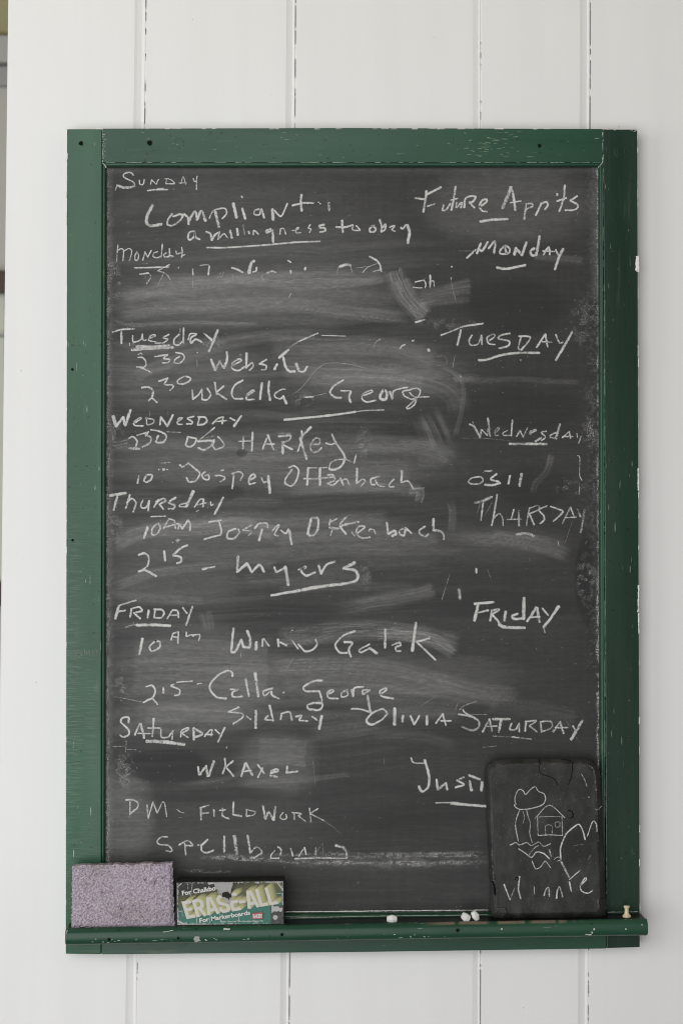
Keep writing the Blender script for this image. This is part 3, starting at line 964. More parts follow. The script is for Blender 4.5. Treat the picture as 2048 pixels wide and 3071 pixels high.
STROKES = '''
#A 300 500 .3189
Sunday heading at the top left|16@0.90:318,80 295,58 262,55 225,72 225,95 262,118 310,140 330,165 310,188;26@0.90:330,182 280,194 220,195 165,175;10@0.90:165,165 158,190 145,222;12@0.90:372,125 375,158 392,170 412,158 418,118;13@0.90:478,165 488,122;12@0.90:488,122 530,165;12@0.90:530,165 552,118;11@0.90:622,160 628,112;11@0.90:612,112 640,112 680,130 704,158 660,160 620,160;11@0.90:762,160 785,92 808,165;11@0.90:745,152 815,152;11@0.90:878,110 890,140 908,130;12@0.90:915,88 910,130 908,215;16@0.90:450,225 520,216 640,216;8@0.90:540,205 605,203;9@0.90:690,210 694,210
large word Compliant|32:498,362 450,450 437,510 460,550 500,555 580,540;20:680,440 640,500 640,545 690,550 760,500 780,455 740,450 690,470;26:795,445 830,480 835,540;26:835,510 895,420 915,500;28:920,490 955,415 995,510;28:1085,420 1120,568;18:1030,485 1060,420 1120,395 1180,395 1192,440 1150,488;32:1255,345 1285,480;24:1340,392 1367,490;22:1333,274 1340,288;20:1500,400 1455,410 1455,450 1500,450 1520,400 1545,480;34:1623,400 1628,500;18:1638,410 1703,465 1763,345;26:1896,262 1890,320 1896,415;20:1808,365 1908,342 2008,340;14:2053,333 2058,337;14:2068,348 2074,348;24@.7:2151,338 2155,412
phrase a willingness to obey, underlined|20:880,605 840,620 830,670 850,688 890,650 890,610 900,660 940,685;22:1000,612 1040,630 1050,690;22:1050,690 1085,640 1125,615;16:1125,615 1110,685;14:1110,685 1165,630 1200,670;26:1225,600 1240,670;22:1290,580 1298,645;16@.5:1345,545 1362,640;16:1398,605 1405,632;16:1440,640 1450,598 1490,635;20:1608,585 1568,600 1568,620 1618,600;22:1623,595 1628,710;14:1693,635 1698,585;14:1698,585 1728,580 1748,635;12:1808,600 1858,590 1868,570 1848,580 1843,620 1888,620;16:1978,545 1958,575 1983,585 1968,620;22:2108,545 2063,555 2068,570 2118,580 2113,605 2068,615;24:2276,505 2283,615;22:2218,568 2308,568 2378,548;18:2378,548 2373,590 2418,600 2443,595 2408,555;18:2578,550 2538,580 2538,610 2578,610 2593,580 2553,555;20:2628,495 2648,560 2643,610;20:2643,612 2678,590 2683,540 2658,570;16:2723,570 2768,550 2763,570 2743,590 2773,608;18:2828,570 2843,585 2873,550 2898,550;34:2893,560 2908,620 2893,715;18:1005,760 1200,760 1568,735 1818,712 2048,702;20:2063,700 2064,705
Monday heading on the left|12@0.90:172,735 165,800 160,890;12@0.90:165,790 200,770 225,790 218,885;12@0.90:220,800 270,770 300,790 290,850 275,890;14@0.90:350,800 330,840 335,880 360,870 365,830 350,805;14@0.90:405,880 425,800;14@0.90:425,800 450,850;14@0.90:450,850 485,785;14@0.90:545,800 510,810 500,845 540,855 580,840;14@0.90:588,728 578,852;14@0.90:625,810 600,830 620,850 655,840;14@0.90:655,768 660,830 692,842;14@0.90:715,790 725,820 760,810;14@0.90:770,760 776,800 768,855;12@0.90:770,845 800,825;7@0.54:600,858 690,850;9@0.54:390,910 450,912
#C 1200 500 .3827
Future App\'ts heading at the top right|20:205,190 200,240 180,355;18:210,215 320,160;18:115,245 190,255;12@.8:210,310 270,292;16:340,300 330,340 355,340 392,290;18:432,155 420,240 400,340;12:395,262 450,248;16:440,280 440,320 480,280 475,322;18:500,320 510,250 550,230 590,235 570,270 540,280;18:540,280 580,322;16:620,315 670,280 675,255 640,265 620,310 640,345 680,352;28:868,160 800,325;20:880,190 900,340;14:860,282 945,268;18:985,290 970,410;16:985,290 1030,290 1035,310 990,330;17:1105,285 1060,380;16:1095,295 1140,275 1155,300 1130,335;20:1227,212 1230,224;18:1287,145 1280,240 1245,350;16:1225,270 1300,245;16:1385,230 1330,265;16:1330,265 1385,295 1390,320 1350,340 1290,340;22:625,430 720,415 840,410
Monday heading on the right, underlined|18:520,715 590,650;20:600,680 630,600;20:615,640 640,660 685,590;20:690,640 740,585 735,675;18:815,620 780,660 790,685 850,675 855,640 820,620 830,680;22:893,690 905,635;22:905,635 950,695;22:950,695 988,590;22:1050,640 1020,660 1030,695 1070,690;24:1090,545 1065,690;15:1120,690 1160,630 1170,690;14:1115,660 1205,665;16:1215,650 1240,700;24:1275,645 1245,700 1210,805;20:755,790 830,800 980,770;8@.6:460,660 560,660
#D 300 760 .3189
half erased writing under Monday|16:325,135 360,135 650,128;15:655,105 570,150 545,168;13@0.70:545,165 600,180 640,210 662,245;16@1.00:375,195 460,185;13@0.57:460,185 480,220 440,285;12@0.51:420,195 450,285;12@0.51:600,190 550,290;14@1.00:873,145 876,200;13@0.44:876,200 876,320;18@1.00:1027,130 1020,200;16@0.44:1020,200 1018,320;8:940,112 1020,108 1035,140;20:1240,135 1290,150 1345,180;34@1.00:1450,70 1420,100 1400,185;18:1475,130 1468,165 1440,175;10:740,128 738,140;10@0.57:1110,230 1140,175;10@0.57:1140,230 1165,175;10@0.51:1250,200 1255,250;12@0.57:1545,260 1520,210 1560,185;14:1766,66 1796,84;22:1794,162 1794,186;22:1930,132 1928,154;18@1.00:1568,186 1622,168 1652,178
#E 800 760 .3827
remnant loops and letters in the wiped patch|22@1.00:570,105 620,88 655,95;10@0.57:655,95 668,145;9@0.51:560,110 550,165;16:805,25 860,55 885,90 897,140;6@0.96:750,150 790,110 860,80;9@1.00:830,142 885,128;10@0.44:700,115 760,105 800,100;10@1.00:1160,225 1200,215 1230,210 1245,240 1240,270;9@0.83:1145,265 1190,270 1220,270;16@1.00:1280,170 1278,265;10@0.83:1280,220 1305,215 1312,260;12@0.96:1445,105 1452,105;10@0.96:1443,190 1443,206;8@0.44:1443,210 1455,280 1485,385;16:1165,540 1235,520;14@0.57:250,690 180,735;14@1.00:400,625 250,690;8@1.00:430,642 620,648;7@0.70:890,670 850,700 832,740;9@0.96:190,315 175,345
#F 300 960 .3189
Tuesday heading on the left, thickly underlined|16:118,115 200,90 325,82;22:203,110 205,220;15:310,145 315,205 385,185 400,130;15:400,130 410,190 440,185;14:460,175 520,150 520,138 480,145 460,190 530,205;16:650,135 595,165 640,180 600,215;14@.8:600,215 520,218;16:745,135 700,180 700,225 740,235 775,200;20@.6:755,80 750,180;20:788,75 785,215;16:830,185 850,130 910,128;22:905,135 855,170 860,215 900,180 955,205;20:980,125 1055,190;28:1108,92 1070,190 1025,295;32:345,250 500,252 650,240;26@.9:300,280 500,268 690,258;18@.7:340,275 550,245;12@.6:280,215 283,240;12@.6:315,215 318,240;12@.6:375,215 380,235
half past two, website|16:360,352 400,352 430,385 430,430 390,455;14:345,440 400,442;16:400,450 440,470 485,495;10:360,325 385,310 400,322;16:515,345 600,330 640,325;16:640,325 600,360 660,370 640,400 590,402;16:715,305 780,320 795,360 750,405 700,400 710,370 750,342;16:916,307 920,307;16@.4:912,370 915,440;28:1045,370 1085,470;22:1085,470 1130,385;20:1130,385 1160,450;26:1165,450 1195,380 1195,300;20:1240,430 1330,382 1310,365 1250,400 1245,455 1300,475 1360,440;24:1380,310 1375,450;20:1375,450 1430,400 1440,440 1405,470;14@.6:1320,320 1322,340;18:1568,370 1500,410;18:1500,410 1560,425 1560,460 1520,470;26:1666,415 1640,465;28:1773,280 1683,355;28:1723,350 1743,430 1778,480 1833,482;32:1845,410 1873,480;20:1873,480 1918,484 1950,435
half past two, wk Cella and George, underlined|22:395,635 460,630 500,665 490,735;18:460,758 490,735 540,775;18:555,575 640,545;18:640,545 610,605 680,610 690,630 660,660;18:800,530 740,560 730,590 780,602 840,575 852,545 800,530;20:870,655 875,745;18:875,745 930,700 960,650;18:960,650 960,740;18:960,745 1010,748 1042,700 1010,640;22:1080,585 1100,700;18:1165,620 1095,680;20:1095,680 1190,745;20:1345,565 1270,610 1240,680 1260,735 1345,740;18:1380,715 1450,670 1440,658 1390,695 1380,745 1450,745;24:1525,590 1505,745;24:1590,575 1585,660 1600,755;18:1743,650 1708,652 1648,690 1648,725 1698,740 1718,715;28:1723,715 1755,785;17:1923,725 2008,720;7@.6:2008,712 2128,690;22:2288,565 2198,620 2163,680 2208,725 2268,730;14:2263,665 2358,665;24:2358,670 2343,730 2358,775;18:2468,710 2558,680 2548,660 2478,690 2463,740 2508,770 2590,755;26:2668,655 2638,700 2638,740 2683,745 2698,690 2668,655;22:2723,670 2748,740;18:2748,740 2758,670 2818,645 2890,632;18:2898,660 2848,670 2858,710 2928,745 2968,730;16:2898,660 2968,640 3008,660 2998,710 2928,780 2878,825 2908,830 2958,790 2975,735;14:2908,680 2958,720 3093,722;24:1733,937 1868,925 2168,895 2400,862;14@.8:2400,862 2500,850 2668,845;4@.8:1768,715 1868,660 1968,550 2018,480 2108,415 2208,400 2348,415 2508,455;4@.7:2768,535 3023,600;16:2818,265 2840,240 2868,230;16:2936,190 2940,200;14@.9:2940,200 2955,188;26:3084,275 3092,290
#H 1250 900 .3508
Tuesday heading on the right, underlined|16@0.90:205,300 300,265 400,225 565,200;20@0.90:375,255 345,385;16@0.90:470,300 445,345 460,385 520,375 550,300;16@0.90:550,300 555,380;16@0.90:620,345 665,310 650,290 600,320 610,370 665,380;18@0.90:795,285 720,300 695,330 785,350 780,390 700,412;18@0.90:890,310 865,410 890,425;18@0.90:890,425 940,370 965,315 870,308;18@0.90:1020,405 1095,290;18@0.90:1095,290 1115,400;14@0.90:1070,355 1150,360;18@0.90:1185,295 1215,365 1245,360;24@0.90:1325,275 1185,515;23@0.90:525,515 600,508 720,470 880,450 1045,452;8@0.45:170,480 230,480 255,520 230,560 165,560;7@0.54:325,470 305,575;6@0.36:835,505 825,560;8@0.72:880,512 890,512;18@0.72:370,640 372,660;10@0.54:355,690 385,690;7@0.45:955,470 940,485
#I 300 1220 .3189
Wednesday heading in capitals on the left|34:125,90 155,185;24:155,185 220,95;24:220,95 235,170;30:240,175 290,30;18:330,150 390,110 370,105 322,145 330,175 410,180;17:440,100 445,165 500,155 505,120 430,105;18:565,170 575,95;22:575,95 635,185;22:635,185 688,75;15:735,140 775,105 740,110 730,160 775,165;18:885,90 825,110 870,140 860,160 815,160;16:935,100 920,170;20:925,95 990,100 1005,140 970,165 920,170;18:1060,160 1110,110 1160,95;18:1160,95 1150,160;14:1070,140 1190,130;18:1225,105 1270,130;24:1330,85 1260,185;12@.6:630,235 760,240;8@.5:470,40 470,90;8@.5:640,40 640,80
two thirty, oso Harkey|20@0.36:120,345 260,310;22@0.36:130,370 260,340;22@0.36:120,400 250,370;18@0.90:270,300 310,280 350,320 340,370;26@0.90:275,388 375,395;17@0.90:350,270 460,235;16@0.90:460,235 430,275;20@0.90:430,262 480,290 470,340 400,380;20@0.90:480,215 560,230 625,270 600,330 530,330 550,270;20@0.90:830,280 810,360 850,375 890,350 905,300 840,285;18@0.90:1080,195 940,310;22@0.90:920,325 1060,320 1040,370 980,405 925,385;20@0.90:1075,310 1065,370 1090,400 1150,380 1165,345 1110,280;14@0.63:1000,290 1080,270;22@0.90:1348,275 1345,395;24@0.90:1437,240 1428,415;14@0.90:1305,325 1435,320;18@0.90:1530,400 1568,295;24@0.90:1578,265 1633,405;17@0.90:1540,350 1640,350;28@0.90:1718,330 1718,440;24@0.90:1678,280 1788,270 1783,310 1718,335;22@0.90:1728,360 1808,402;20@0.54:1680,250 1790,250;20@0.90:1896,225 1898,300 1860,420;26@0.90:1983,190 1878,300;28@0.90:1888,310 1913,400 1943,490;22@0.90:2008,350 2063,350 2063,300 2018,300 1978,370 1998,425 2048,420 2083,385;16@0.90:2123,340 2168,355 2203,345;26@0.90:2183,260 2218,340 2288,440 2300,490 2268,560 2208,590 2153,585;15@0.90:2153,585 2168,530 2218,500 2308,490;10@0.72:2308,490 2388,530;16@0.90:2388,530 2408,450;12@0.45:1760,450 1790,445
ten, Jospey Offenbach, first row|18@0.90:368,650 355,720;20@0.90:440,640 415,690 440,710 485,680 490,640 440,638;14@0.90:553,590 558,590;26@0.90:596,590 606,586;14@0.90:630,590 640,594;16@0.45:580,530 660,522;18@0.90:750,545 780,565 830,530;20@0.90:830,530 900,585 940,630 900,695 840,705 815,665;17@0.90:990,612 960,640 980,680 1025,680 1020,640 985,650;20@0.90:1160,592 1140,602;20@0.90:1085,648 1130,645 1175,662 1170,682 1130,705;20@0.90:1260,640 1245,770;18@0.90:1240,630 1310,610 1345,640 1320,690;20@0.90:1410,690 1460,660 1440,630 1405,670 1405,725 1460,715;18@0.90:1520,670 1540,710 1570,700;34@0.90:1583,650 1598,810;22@0.90:1778,570 1828,555 1868,600 1848,690 1798,745 1743,720 1748,670 1808,590;26@0.90:1958,575 1948,735;16@0.90:1958,575 2038,575;18@0.90:1918,675 2048,678;26@0.90:2068,580 2068,735;16@0.90:2068,575 2133,570;24@0.90:2048,672 2188,662;20@0.90:2138,720 2208,690 2188,640 2138,640;20@0.90:2138,720 2188,737 2248,690;20@0.90:2258,670 2288,735;18@0.90:2278,690 2318,680 2348,745;26@0.90:2416,580 2413,715;20@0.90:2418,715 2468,680 2493,700 2453,745;20@0.90:2628,655 2548,680 2553,730 2588,732;20@0.90:2588,690 2618,740 2673,750;18@0.90:2763,680 2718,730 2728,755 2763,750;26@0.90:2838,600 2833,710;20@0.90:2833,710 2898,700 2943,770;22@0.45:2948,775 3048,762
#K 1250 1230 .3508
Wednesday heading on the right, underlined|20@0.80:450,120 490,145 540,235;10@0.64:475,100 530,230;16@0.80:540,235 550,165;14@0.80:550,165 600,215;14@0.80:600,215 610,160 625,225;22@0.72:605,70 625,225;12@0.64:665,200 705,160 690,150 665,185 670,215 695,215;14@0.80:770,175 735,195 740,215 800,215;16@0.80:815,85 805,220;14@0.80:850,225 880,175;14@0.80:880,175 905,230;14@0.80:905,230 945,150;14@0.80:960,200 1015,175 1010,165 965,185 970,210;14@0.80:1105,180 1060,190 1095,225 1085,245 1060,260;20@0.80:1060,235 1010,270;16@0.80:1190,190 1140,215 1140,235 1185,240;22@0.72:1220,120 1185,245;15@0.80:1240,235 1300,185;15@0.80:1300,185 1310,240;14@0.80:1245,225 1330,225;12@0.64:1365,200 1372,238;14@0.64:1400,225 1380,285;27@0.80:790,290 900,288 1105,290;5@0.48:380,240 560,240 800,262
number 0311|16:540,570 470,580 440,610 460,630 530,630 565,600 540,570;18:580,520 640,520;18:680,545 630,590 700,612;22:580,638 650,640 710,622;20:795,560 780,630;28:893,545 875,650
Thursday heading on the right|24@0.64:490,795 560,775 640,740;18@0.80:565,790 545,940;18@0.80:685,720 650,930 638,985;16@0.80:650,930 700,885 730,920 735,985;16@0.80:825,850 805,935;14@0.72:770,935 890,932;18@0.80:870,860 870,990;16@0.80:960,835 940,940 935,985;16@0.80:960,840 1030,815 1040,850 960,885;18@0.80:960,890 1000,980;18@0.80:1110,820 1040,850 1080,900 1085,940 1050,970;18@0.80:1140,825 1240,860 1230,890 1165,950;16@0.80:1240,970 1310,830;16@0.80:1310,830 1345,920;14@0.80:1260,920 1360,915;20@0.64:1370,850 1395,910;24@0.56:1430,850 1410,985 1395,1045;14@0.32:540,800 510,900;14@0.32:640,790 580,900;28@0.72:850,1062 940,1055 1000,1075
thin bracket line beside the number|8@.8:1370,385 1390,410 1388,550 1408,600;10@.7:1388,655 1383,720;4@.5:1325,950 1262,1140;4@.4:1480,1060 1435,1150;9@.8:1202,1120 1212,1155
#M 300 1460 .3189
Thursday heading on the left|26:95,82 245,58;22:165,90 130,220;20:282,75 245,205;20:255,150 300,110 340,150 315,235;18:405,125 385,175 400,200 440,190 465,130;20:465,130 455,225;20:555,120 510,190;20:530,140 600,110 620,130 560,165;20:560,165 600,210;20:715,100 650,145 705,175 690,205 645,205;16:830,150 760,165 750,185 810,188;30:880,40 815,185;18:890,190 940,120 975,115;18:975,115 970,190;14:920,168 1000,150;14:1042,140 1045,175 1065,165;24:1160,100 1080,255;12:480,280 620,275;9@.7:905,232 930,220;7:1012,198 1015,200
ten am, Jospey Offenbach, second row|28@0.90:450,380 415,480;22@0.90:545,345 495,390 490,445 530,450 570,390 545,345;18@0.90:600,390 650,300;18@0.90:650,300 700,320 712,392;16@0.90:610,380 740,345;22@0.90:735,395 750,345;22@0.90:750,345 775,395;22@0.90:775,395 830,315;22@0.90:835,315 850,350 848,412;18@0.90:1025,330 1140,315;24@0.90:1120,320 1140,400 1140,450;20@0.90:1140,450 980,492;22@0.90:1290,395 1210,420 1200,480 1260,485 1310,430 1290,395;18@0.90:1425,360 1345,405;18@0.90:1345,405 1430,420 1395,460;24@0.90:1525,400 1495,505;22@0.90:1455,390 1500,345 1568,345 1577,385;20@0.90:1618,415 1673,360 1683,372 1640,444 1676,462;20@0.90:1700,408 1748,438 1772,396;30@0.90:1784,414 1802,540;26@0.90:1988,294 2048,300 2048,396 2006,456 1958,444 1970,360 1988,300;18@0.90:2156,336 2228,300;18@0.90:2168,306 2156,360;26@0.90:2156,384 2240,390 2288,360 2432,330;18@0.90:2186,396 2168,456;22@0.90:2318,282 2276,324 2258,372 2312,444;18@0.90:2408,444 2492,378 2432,372 2408,432 2456,480 2540,474;16@0.90:2366,426 2396,462;17@0.90:2528,414 2540,396 2576,408 2588,444;26@0.90:2696,336 2708,444;26@0.90:2708,444 2768,414 2780,444 2744,462;22@0.90:2876,384 2822,408 2816,444 2858,456 2876,396 2930,438;20@0.90:3056,372 3002,408 3008,444 3056,468 3086,444;26@0.90:3134,300 3134,408;24@0.90:3128,408 3194,414 3230,450 3230,492
quarter past two, myers, underlined|22:365,640 420,625 460,660 450,740 380,795;22:365,795 430,785 530,840;12:683,522 687,522;36:725,508 745,502;24:605,605 615,695;24:755,580 690,640;24:690,645 760,660 765,700 725,720;22:770,570 825,548;24:965,775 1010,765;16:1010,765 1080,750;30:1300,655 1290,800;28:1290,800 1385,720;26:1385,720 1430,805;26:1430,800 1500,735 1545,800;26:1640,756 1664,798 1748,756;34:1742,750 1772,924;24:1868,780 1934,762 1928,750 1892,792 1940,834 2024,804;24:2054,738 2078,816;24:2078,816 2132,732 2210,702;32:2396,714 2288,768;28:2288,768 2396,786 2426,840 2396,888 2288,912;34:2288,912 2048,942 1820,985;24:1820,985 1748,996 1610,1022
#N 800 1460 .3827
pale vertical dashes in the lower right field|28@.7:1505,805 1512,880;18@.9:1640,640 1640,675;5@.6:1435,675 1370,885;7@.4:1725,640 1760,735
#O 300 1760 .3189
Friday heading on the left, underlined|18:345,125 260,150 185,175;28:180,180 145,300;20:165,235 240,222;20:300,205 285,285;18:300,205 370,190 395,225 320,245;22:320,245 380,300;24:460,220 450,290;18:520,215 510,290;20:510,212 580,215 605,245 580,290 510,290;20:635,300 680,220;20:680,220 730,225 740,290;16:650,268 745,265;18:780,195 820,250;23:872,185 810,360;28:345,360 500,358 665,365;22@.6:240,378 330,355;10@.5:315,330 320,350
ten am, Winnw Galek|26:403,485 372,635;22:530,500 470,560 490,605 560,570 565,520 520,505;16:670,500 690,440 740,425;16:740,425 735,470 690,470;18:735,470 735,530;15:815,425 815,465 860,450 880,465;15:880,452 940,450 930,505;26:1256,390 1236,610;26:1236,612 1273,608 1329,496;26:1329,496 1350,566;26:1350,566 1406,566 1413,490 1385,412;32:1472,520 1468,590;20:1528,556 1536,490 1590,556;22:1674,492 1680,562;22:1696,520 1755,552;18:1808,506 1864,584;20:1866,540 1930,606 2000,590 2042,540 2028,492;22:2394,416 2282,462 2212,546 2254,616 2324,622;25:2296,518 2373,525 2338,588 2360,658;20:2534,540 2442,588 2450,616 2534,580;26:2534,574 2604,626;25:2682,400 2678,574;22:2745,546 2815,525 2822,553 2780,567 2787,602 2829,602;30:2970,338 2935,602;24:3096,484 2977,518;25:2977,518 3152,686;7@.7:1328,610 1322,668;7@.5:1820,668 1762,760;6@.6:1860,680 1960,680;8:1800,408 1815,408
#Q 300 2000 .3189
quarter past two, Cella and George|18:435,185 490,175 520,215 500,285 410,335;18:410,335 490,298 545,355;26:597,200 600,245;18:695,165 670,180 750,215 745,260 705,268;15:725,145 780,140 870,132;12:915,162 940,155 960,156;22:1245,90 1245,55 1200,35 1110,80 1040,160 1040,220 1100,285 1190,297;20:1230,210 1300,215 1250,235 1250,280 1340,278;25:1370,110 1400,275;30:1460,60 1490,280;20:1623,200 1539,228 1546,270 1609,230;20:1612,230 1623,270 1686,298;20:1722,240 1732,242;22:2089,128 2008,135 1917,186 1938,228 2064,228;22:2064,228 2092,354 2064,403 1966,396 1952,361 2008,340 2078,340;20:2148,256 2197,228 2176,214 2141,242 2148,291 2239,298;20:2330,214 2274,242 2274,284 2330,263 2316,214;22:2365,214 2379,277;20:2379,277 2393,200 2477,186;20:2533,214 2470,221 2477,256 2540,214;28:2515,270 2540,424;20:2638,256 2694,214 2680,200 2631,228 2652,277 2757,298
names Sydney and Olivia|20:1308,378 1210,424;20:1210,424 1336,438 1336,480 1252,536;17:1378,464 1420,494;28:1468,412 1463,575;20:1581,459 1553,494 1616,501;22:1595,361 1630,508;20:1700,494 1707,440;20:1707,440 1784,424 1805,501;20:1840,466 1896,459 1875,501 1952,508;22:1994,466 2043,501;28:2085,459 2060,585;20:2365,396 2442,396 2554,431;22:2694,424 2652,396 2554,438 2505,508 2554,543 2652,494 2701,438;32:2771,389 2768,543;28:2848,459 2841,515;24:2918,459 2953,543;20:3002,459 2953,543;26:3072,459 3072,543;20:3156,531 3219,443;20:3219,443 3251,547;18:3203,507 3299,507
Saturday heading on the left, underlined|20:270,525 270,475 215,480 200,520 270,590 270,640 220,660 190,640;20:330,640 375,535;26:385,535 420,670;14:360,625 475,628;22:507,485 495,655;13:450,575 570,575;17:575,590 580,660 640,660 690,600;17:690,600 680,680;16:760,660 770,600 830,570 830,590 770,625;16:770,625 830,665;24:880,575 885,685;24:880,575 965,630 885,665;17:985,655 1030,600 1055,590 1045,650;15:990,635 1060,635;16:1085,590 1125,630;20:1175,570 1110,705;36:440,700 600,705 795,730;11@.5:245,680 250,720 240,800;9@.5:120,750 235,745;9@.5:255,775 340,780;14@.7:1195,750 1190,765;6@.7:140,280 250,300 395,330
#R 1000 2080 .5102
Saturday heading in capitals on the right|11@0.48:840,45 770,70 740,95;14@0.80:735,122 800,132 850,160 850,200 810,215 750,195;10@0.80:760,95 775,115 830,142;14@0.80:875,225 915,150;14@0.80:915,150 930,220;10@0.80:890,195 960,190;17@0.80:935,150 1035,150;17@0.80:985,150 970,225;12@0.80:1045,175 1035,210 1070,210 1090,175;12@0.80:1090,175 1090,225;13@0.80:1130,165 1125,222;12@0.80:1125,165 1190,160 1150,190;12@0.80:1150,190 1195,225;13@0.80:1215,165 1220,225;12@0.80:1220,225 1280,200 1275,165 1215,165;13@0.80:1290,225 1330,165;13@0.80:1330,165 1350,235;10@0.80:1300,200 1375,200;12@0.80:1405,190 1420,215;20@0.80:1460,160 1395,270;11@0.40:935,250 1050,255;10@0.72:1050,255 1160,268;4@0.40:1360,150 1430,270;4@0.32:1440,90 1490,190;5@0.48:760,122 900,122;6@0.56:880,315 920,312 955,308;5@0.40:510,75 600,15;7@0.40:730,55 715,95
name beginning Justi, partly hidden by the slate|10:455,378 470,405 530,410;17:535,390 560,480 555,550 520,575 500,545;16:605,505 612,565;16:612,565 660,525;16:660,525 667,565;13:765,492 725,510;13:725,510 765,535 715,552;16:795,480 860,505;20:800,515 810,570;19:872,520 868,570;10@.8:600,642 730,640;18:690,645 800,655 893,662;5@.4:295,370 298,415
#Z 550 2220 .3189
words wk Axel|22:140,250 150,325;24:155,325 215,240;24:215,240 230,340;24:240,335 290,195;20:390,170 395,240 370,315;20:470,195 400,250;20:400,250 475,340;22:545,340 585,215;26:590,215 650,330;18:560,295 640,282;20:700,230 760,310;20:745,260 700,350;20:820,310 890,290 880,270 825,290;20:815,330 885,345;22:978,245 970,305;20:970,305 1075,293;6@.5:1220,200 1242,430
#S 300 2360 .3189
words DM, Fieldwork|18@0.86:245,122 310,120 360,150 350,200 285,250;14@0.86:285,140 285,260;12@0.43:282,260 278,290;16@0.86:445,170 455,295;15@0.86:455,295 500,140;15@0.86:500,140 540,245;15@0.86:540,245 590,145 610,160 630,280;10@0.69:725,210 755,235 795,245;8@0.34:740,290 800,285;20@0.86:949,195 952,310;17@0.86:944,195 1024,172;18@0.86:954,250 1024,243;20@0.86:1072,215 1074,275;13@0.86:1124,220 1184,215;18@0.86:1154,200 1154,270 1214,300;20@0.86:1257,140 1252,260;20@0.86:1252,260 1334,275;15@0.86:1379,215 1379,275;15@0.86:1379,275 1444,265 1459,235 1374,210;22@0.86:1534,180 1554,300;22@0.86:1554,300 1589,240 1629,315;24@0.86:1634,310 1649,185;16@0.86:1724,240 1694,280 1714,305 1754,295 1749,260;16@0.86:1824,250 1829,305;15@0.86:1804,240 1894,250 1864,270;15@0.86:1864,270 1934,325;18@0.86:1971,200 1984,330;16@0.86:2049,205 1974,250;17@0.86:1974,250 2104,315;14@0.34:2104,315 2180,370 2254,430
word Spellbound|18@0.86:635,470 580,470 540,510 560,540 640,550 680,590 670,608 620,600;17@0.86:799,530 809,640;17@0.86:745,545 824,505 874,550 804,550;18@0.86:920,545 935,548;22@0.86:1014,495 954,550;20@0.86:954,550 959,600 1004,620 1069,595;25@0.86:1169,465 1169,610;32@0.86:1264,460 1289,635;24@0.86:1389,455 1414,620;20@0.86:1414,620 1474,565 1524,615 1444,670;40@0.86:1422,665 1428,664;20@0.86:1674,565 1704,590 1694,640;16@0.86:1644,600 1609,640 1614,670 1684,670;18@0.86:1794,580 1814,650;18@0.86:1869,650 1924,570;18@0.86:1924,570 1939,635;17@0.77:2029,570 2027,650;13@0.43:2029,620 2094,530;13@0.34:2094,530 2099,650;26@0.86:2214,550 2284,570 2314,610 2319,670;18@0.77:1834,675 2084,668 2314,672;14@0.52:1310,690 1480,688
#L 1250 1560 .3508
Friday heading on the right, underlined|22:490,715 655,700;28:525,710 490,860;18:520,790 610,770;22:640,770 625,860;20:635,770 700,765 640,805;20:640,805 690,860 705,890;24:757,780 745,860;22:860,800 810,820 830,845 900,840;30:915,665 910,845;24:1020,745 940,865;26:1025,750 1045,870;16:960,830 1050,825;22:1070,755 1120,810;28:1210,735 1140,840 1080,915;14@.7:1080,915 1092,960;28:700,890 750,915 920,920
'''
write_block(STROKES, YS, surface, M_CHALK)


# ---- frame details: holes, plugs, chips and paint smears
def disc(px, py, r, y, n=18, jit=0.12, ry=None):
    vs = [tuple(P(px, py, y))]
    for i in range(n):
        a = 2 * math.pi * i / n
        k = 1 + random.uniform(-jit, jit)
        vs.append(tuple(P(px + r * k * math.cos(a), py + (ry or r) * k * math.sin(a), y)))
    return mesh_from(vs, [(0, 1 + (i + 1) % n, 1 + i) for i in range(n)])


def cup(px, py, r, y, depth=0.004, n=20):
    """a screw hole: a rim of lifted paint around a dark pit"""
    vs, fs = [], []
    prof = [(1.35, 0.0), (1.18, -0.0004), (1.0, -0.0001), (0.92, -0.00015), (0.0, -0.0001)]
    for k, (rr, d) in enumerate(prof):
        for i in range(n):
            a = 2 * math.pi * i / n
            j = 1 + .10 * math.sin(3 * a + px)
            vs.append(tuple(P(px + r * rr * j * math.cos(a), py + r * rr * j * math.sin(a), y - 0.0002 + d)))
    for k in range(len(prof) - 1):
        for i in range(n):
            fs.append((k * n + i, k * n + (i + 1) % n, (k + 1) * n + (i + 1) % n, (k + 1) * n + i))
    me = mesh_from(vs, fs, smooth=False)
    me.materials.append(M_MOULD)
    me.materials.append(M_HOLE)
    for i, p in enumerate(me.polygons):
        p.material_index = 1 if i >= 2 * n else 0
    return me


for px, py, r, y in [(244, 430, 5.5, YF), (450, 428.5, 7, YF), (1617, 437, 5, YF), (218, 1108, 3.2, YF), (219, 1620, 3.2, YF)]:
    link('screw_hole', cup(px, py, r, y), None, board)


def plug(px, py, r, y, h=0.0005, n=32):
    vs, fs = [], []
    prof = [(1.16, -0.00002), (1.08, -h * .5), (1.0, -h * .1), (0.94, -h * .16), (0.0, -h * .12)]
    for (rr, d) in prof:
        for i in range(n):
            a = 2 * math.pi * i / n
            vs.append(tuple(P(px + r * rr * math.cos(a), py + r * rr * math.sin(a), y + d - .00005)))
    for k in range(len(prof) - 1):
        for i in range(n):
            fs.append((k * n + i, k * n + (i + 1) % n, (k + 1) * n + (i + 1) % n, (k + 1) * n + i))
    return mesh_from(vs, fs, smooth=True)


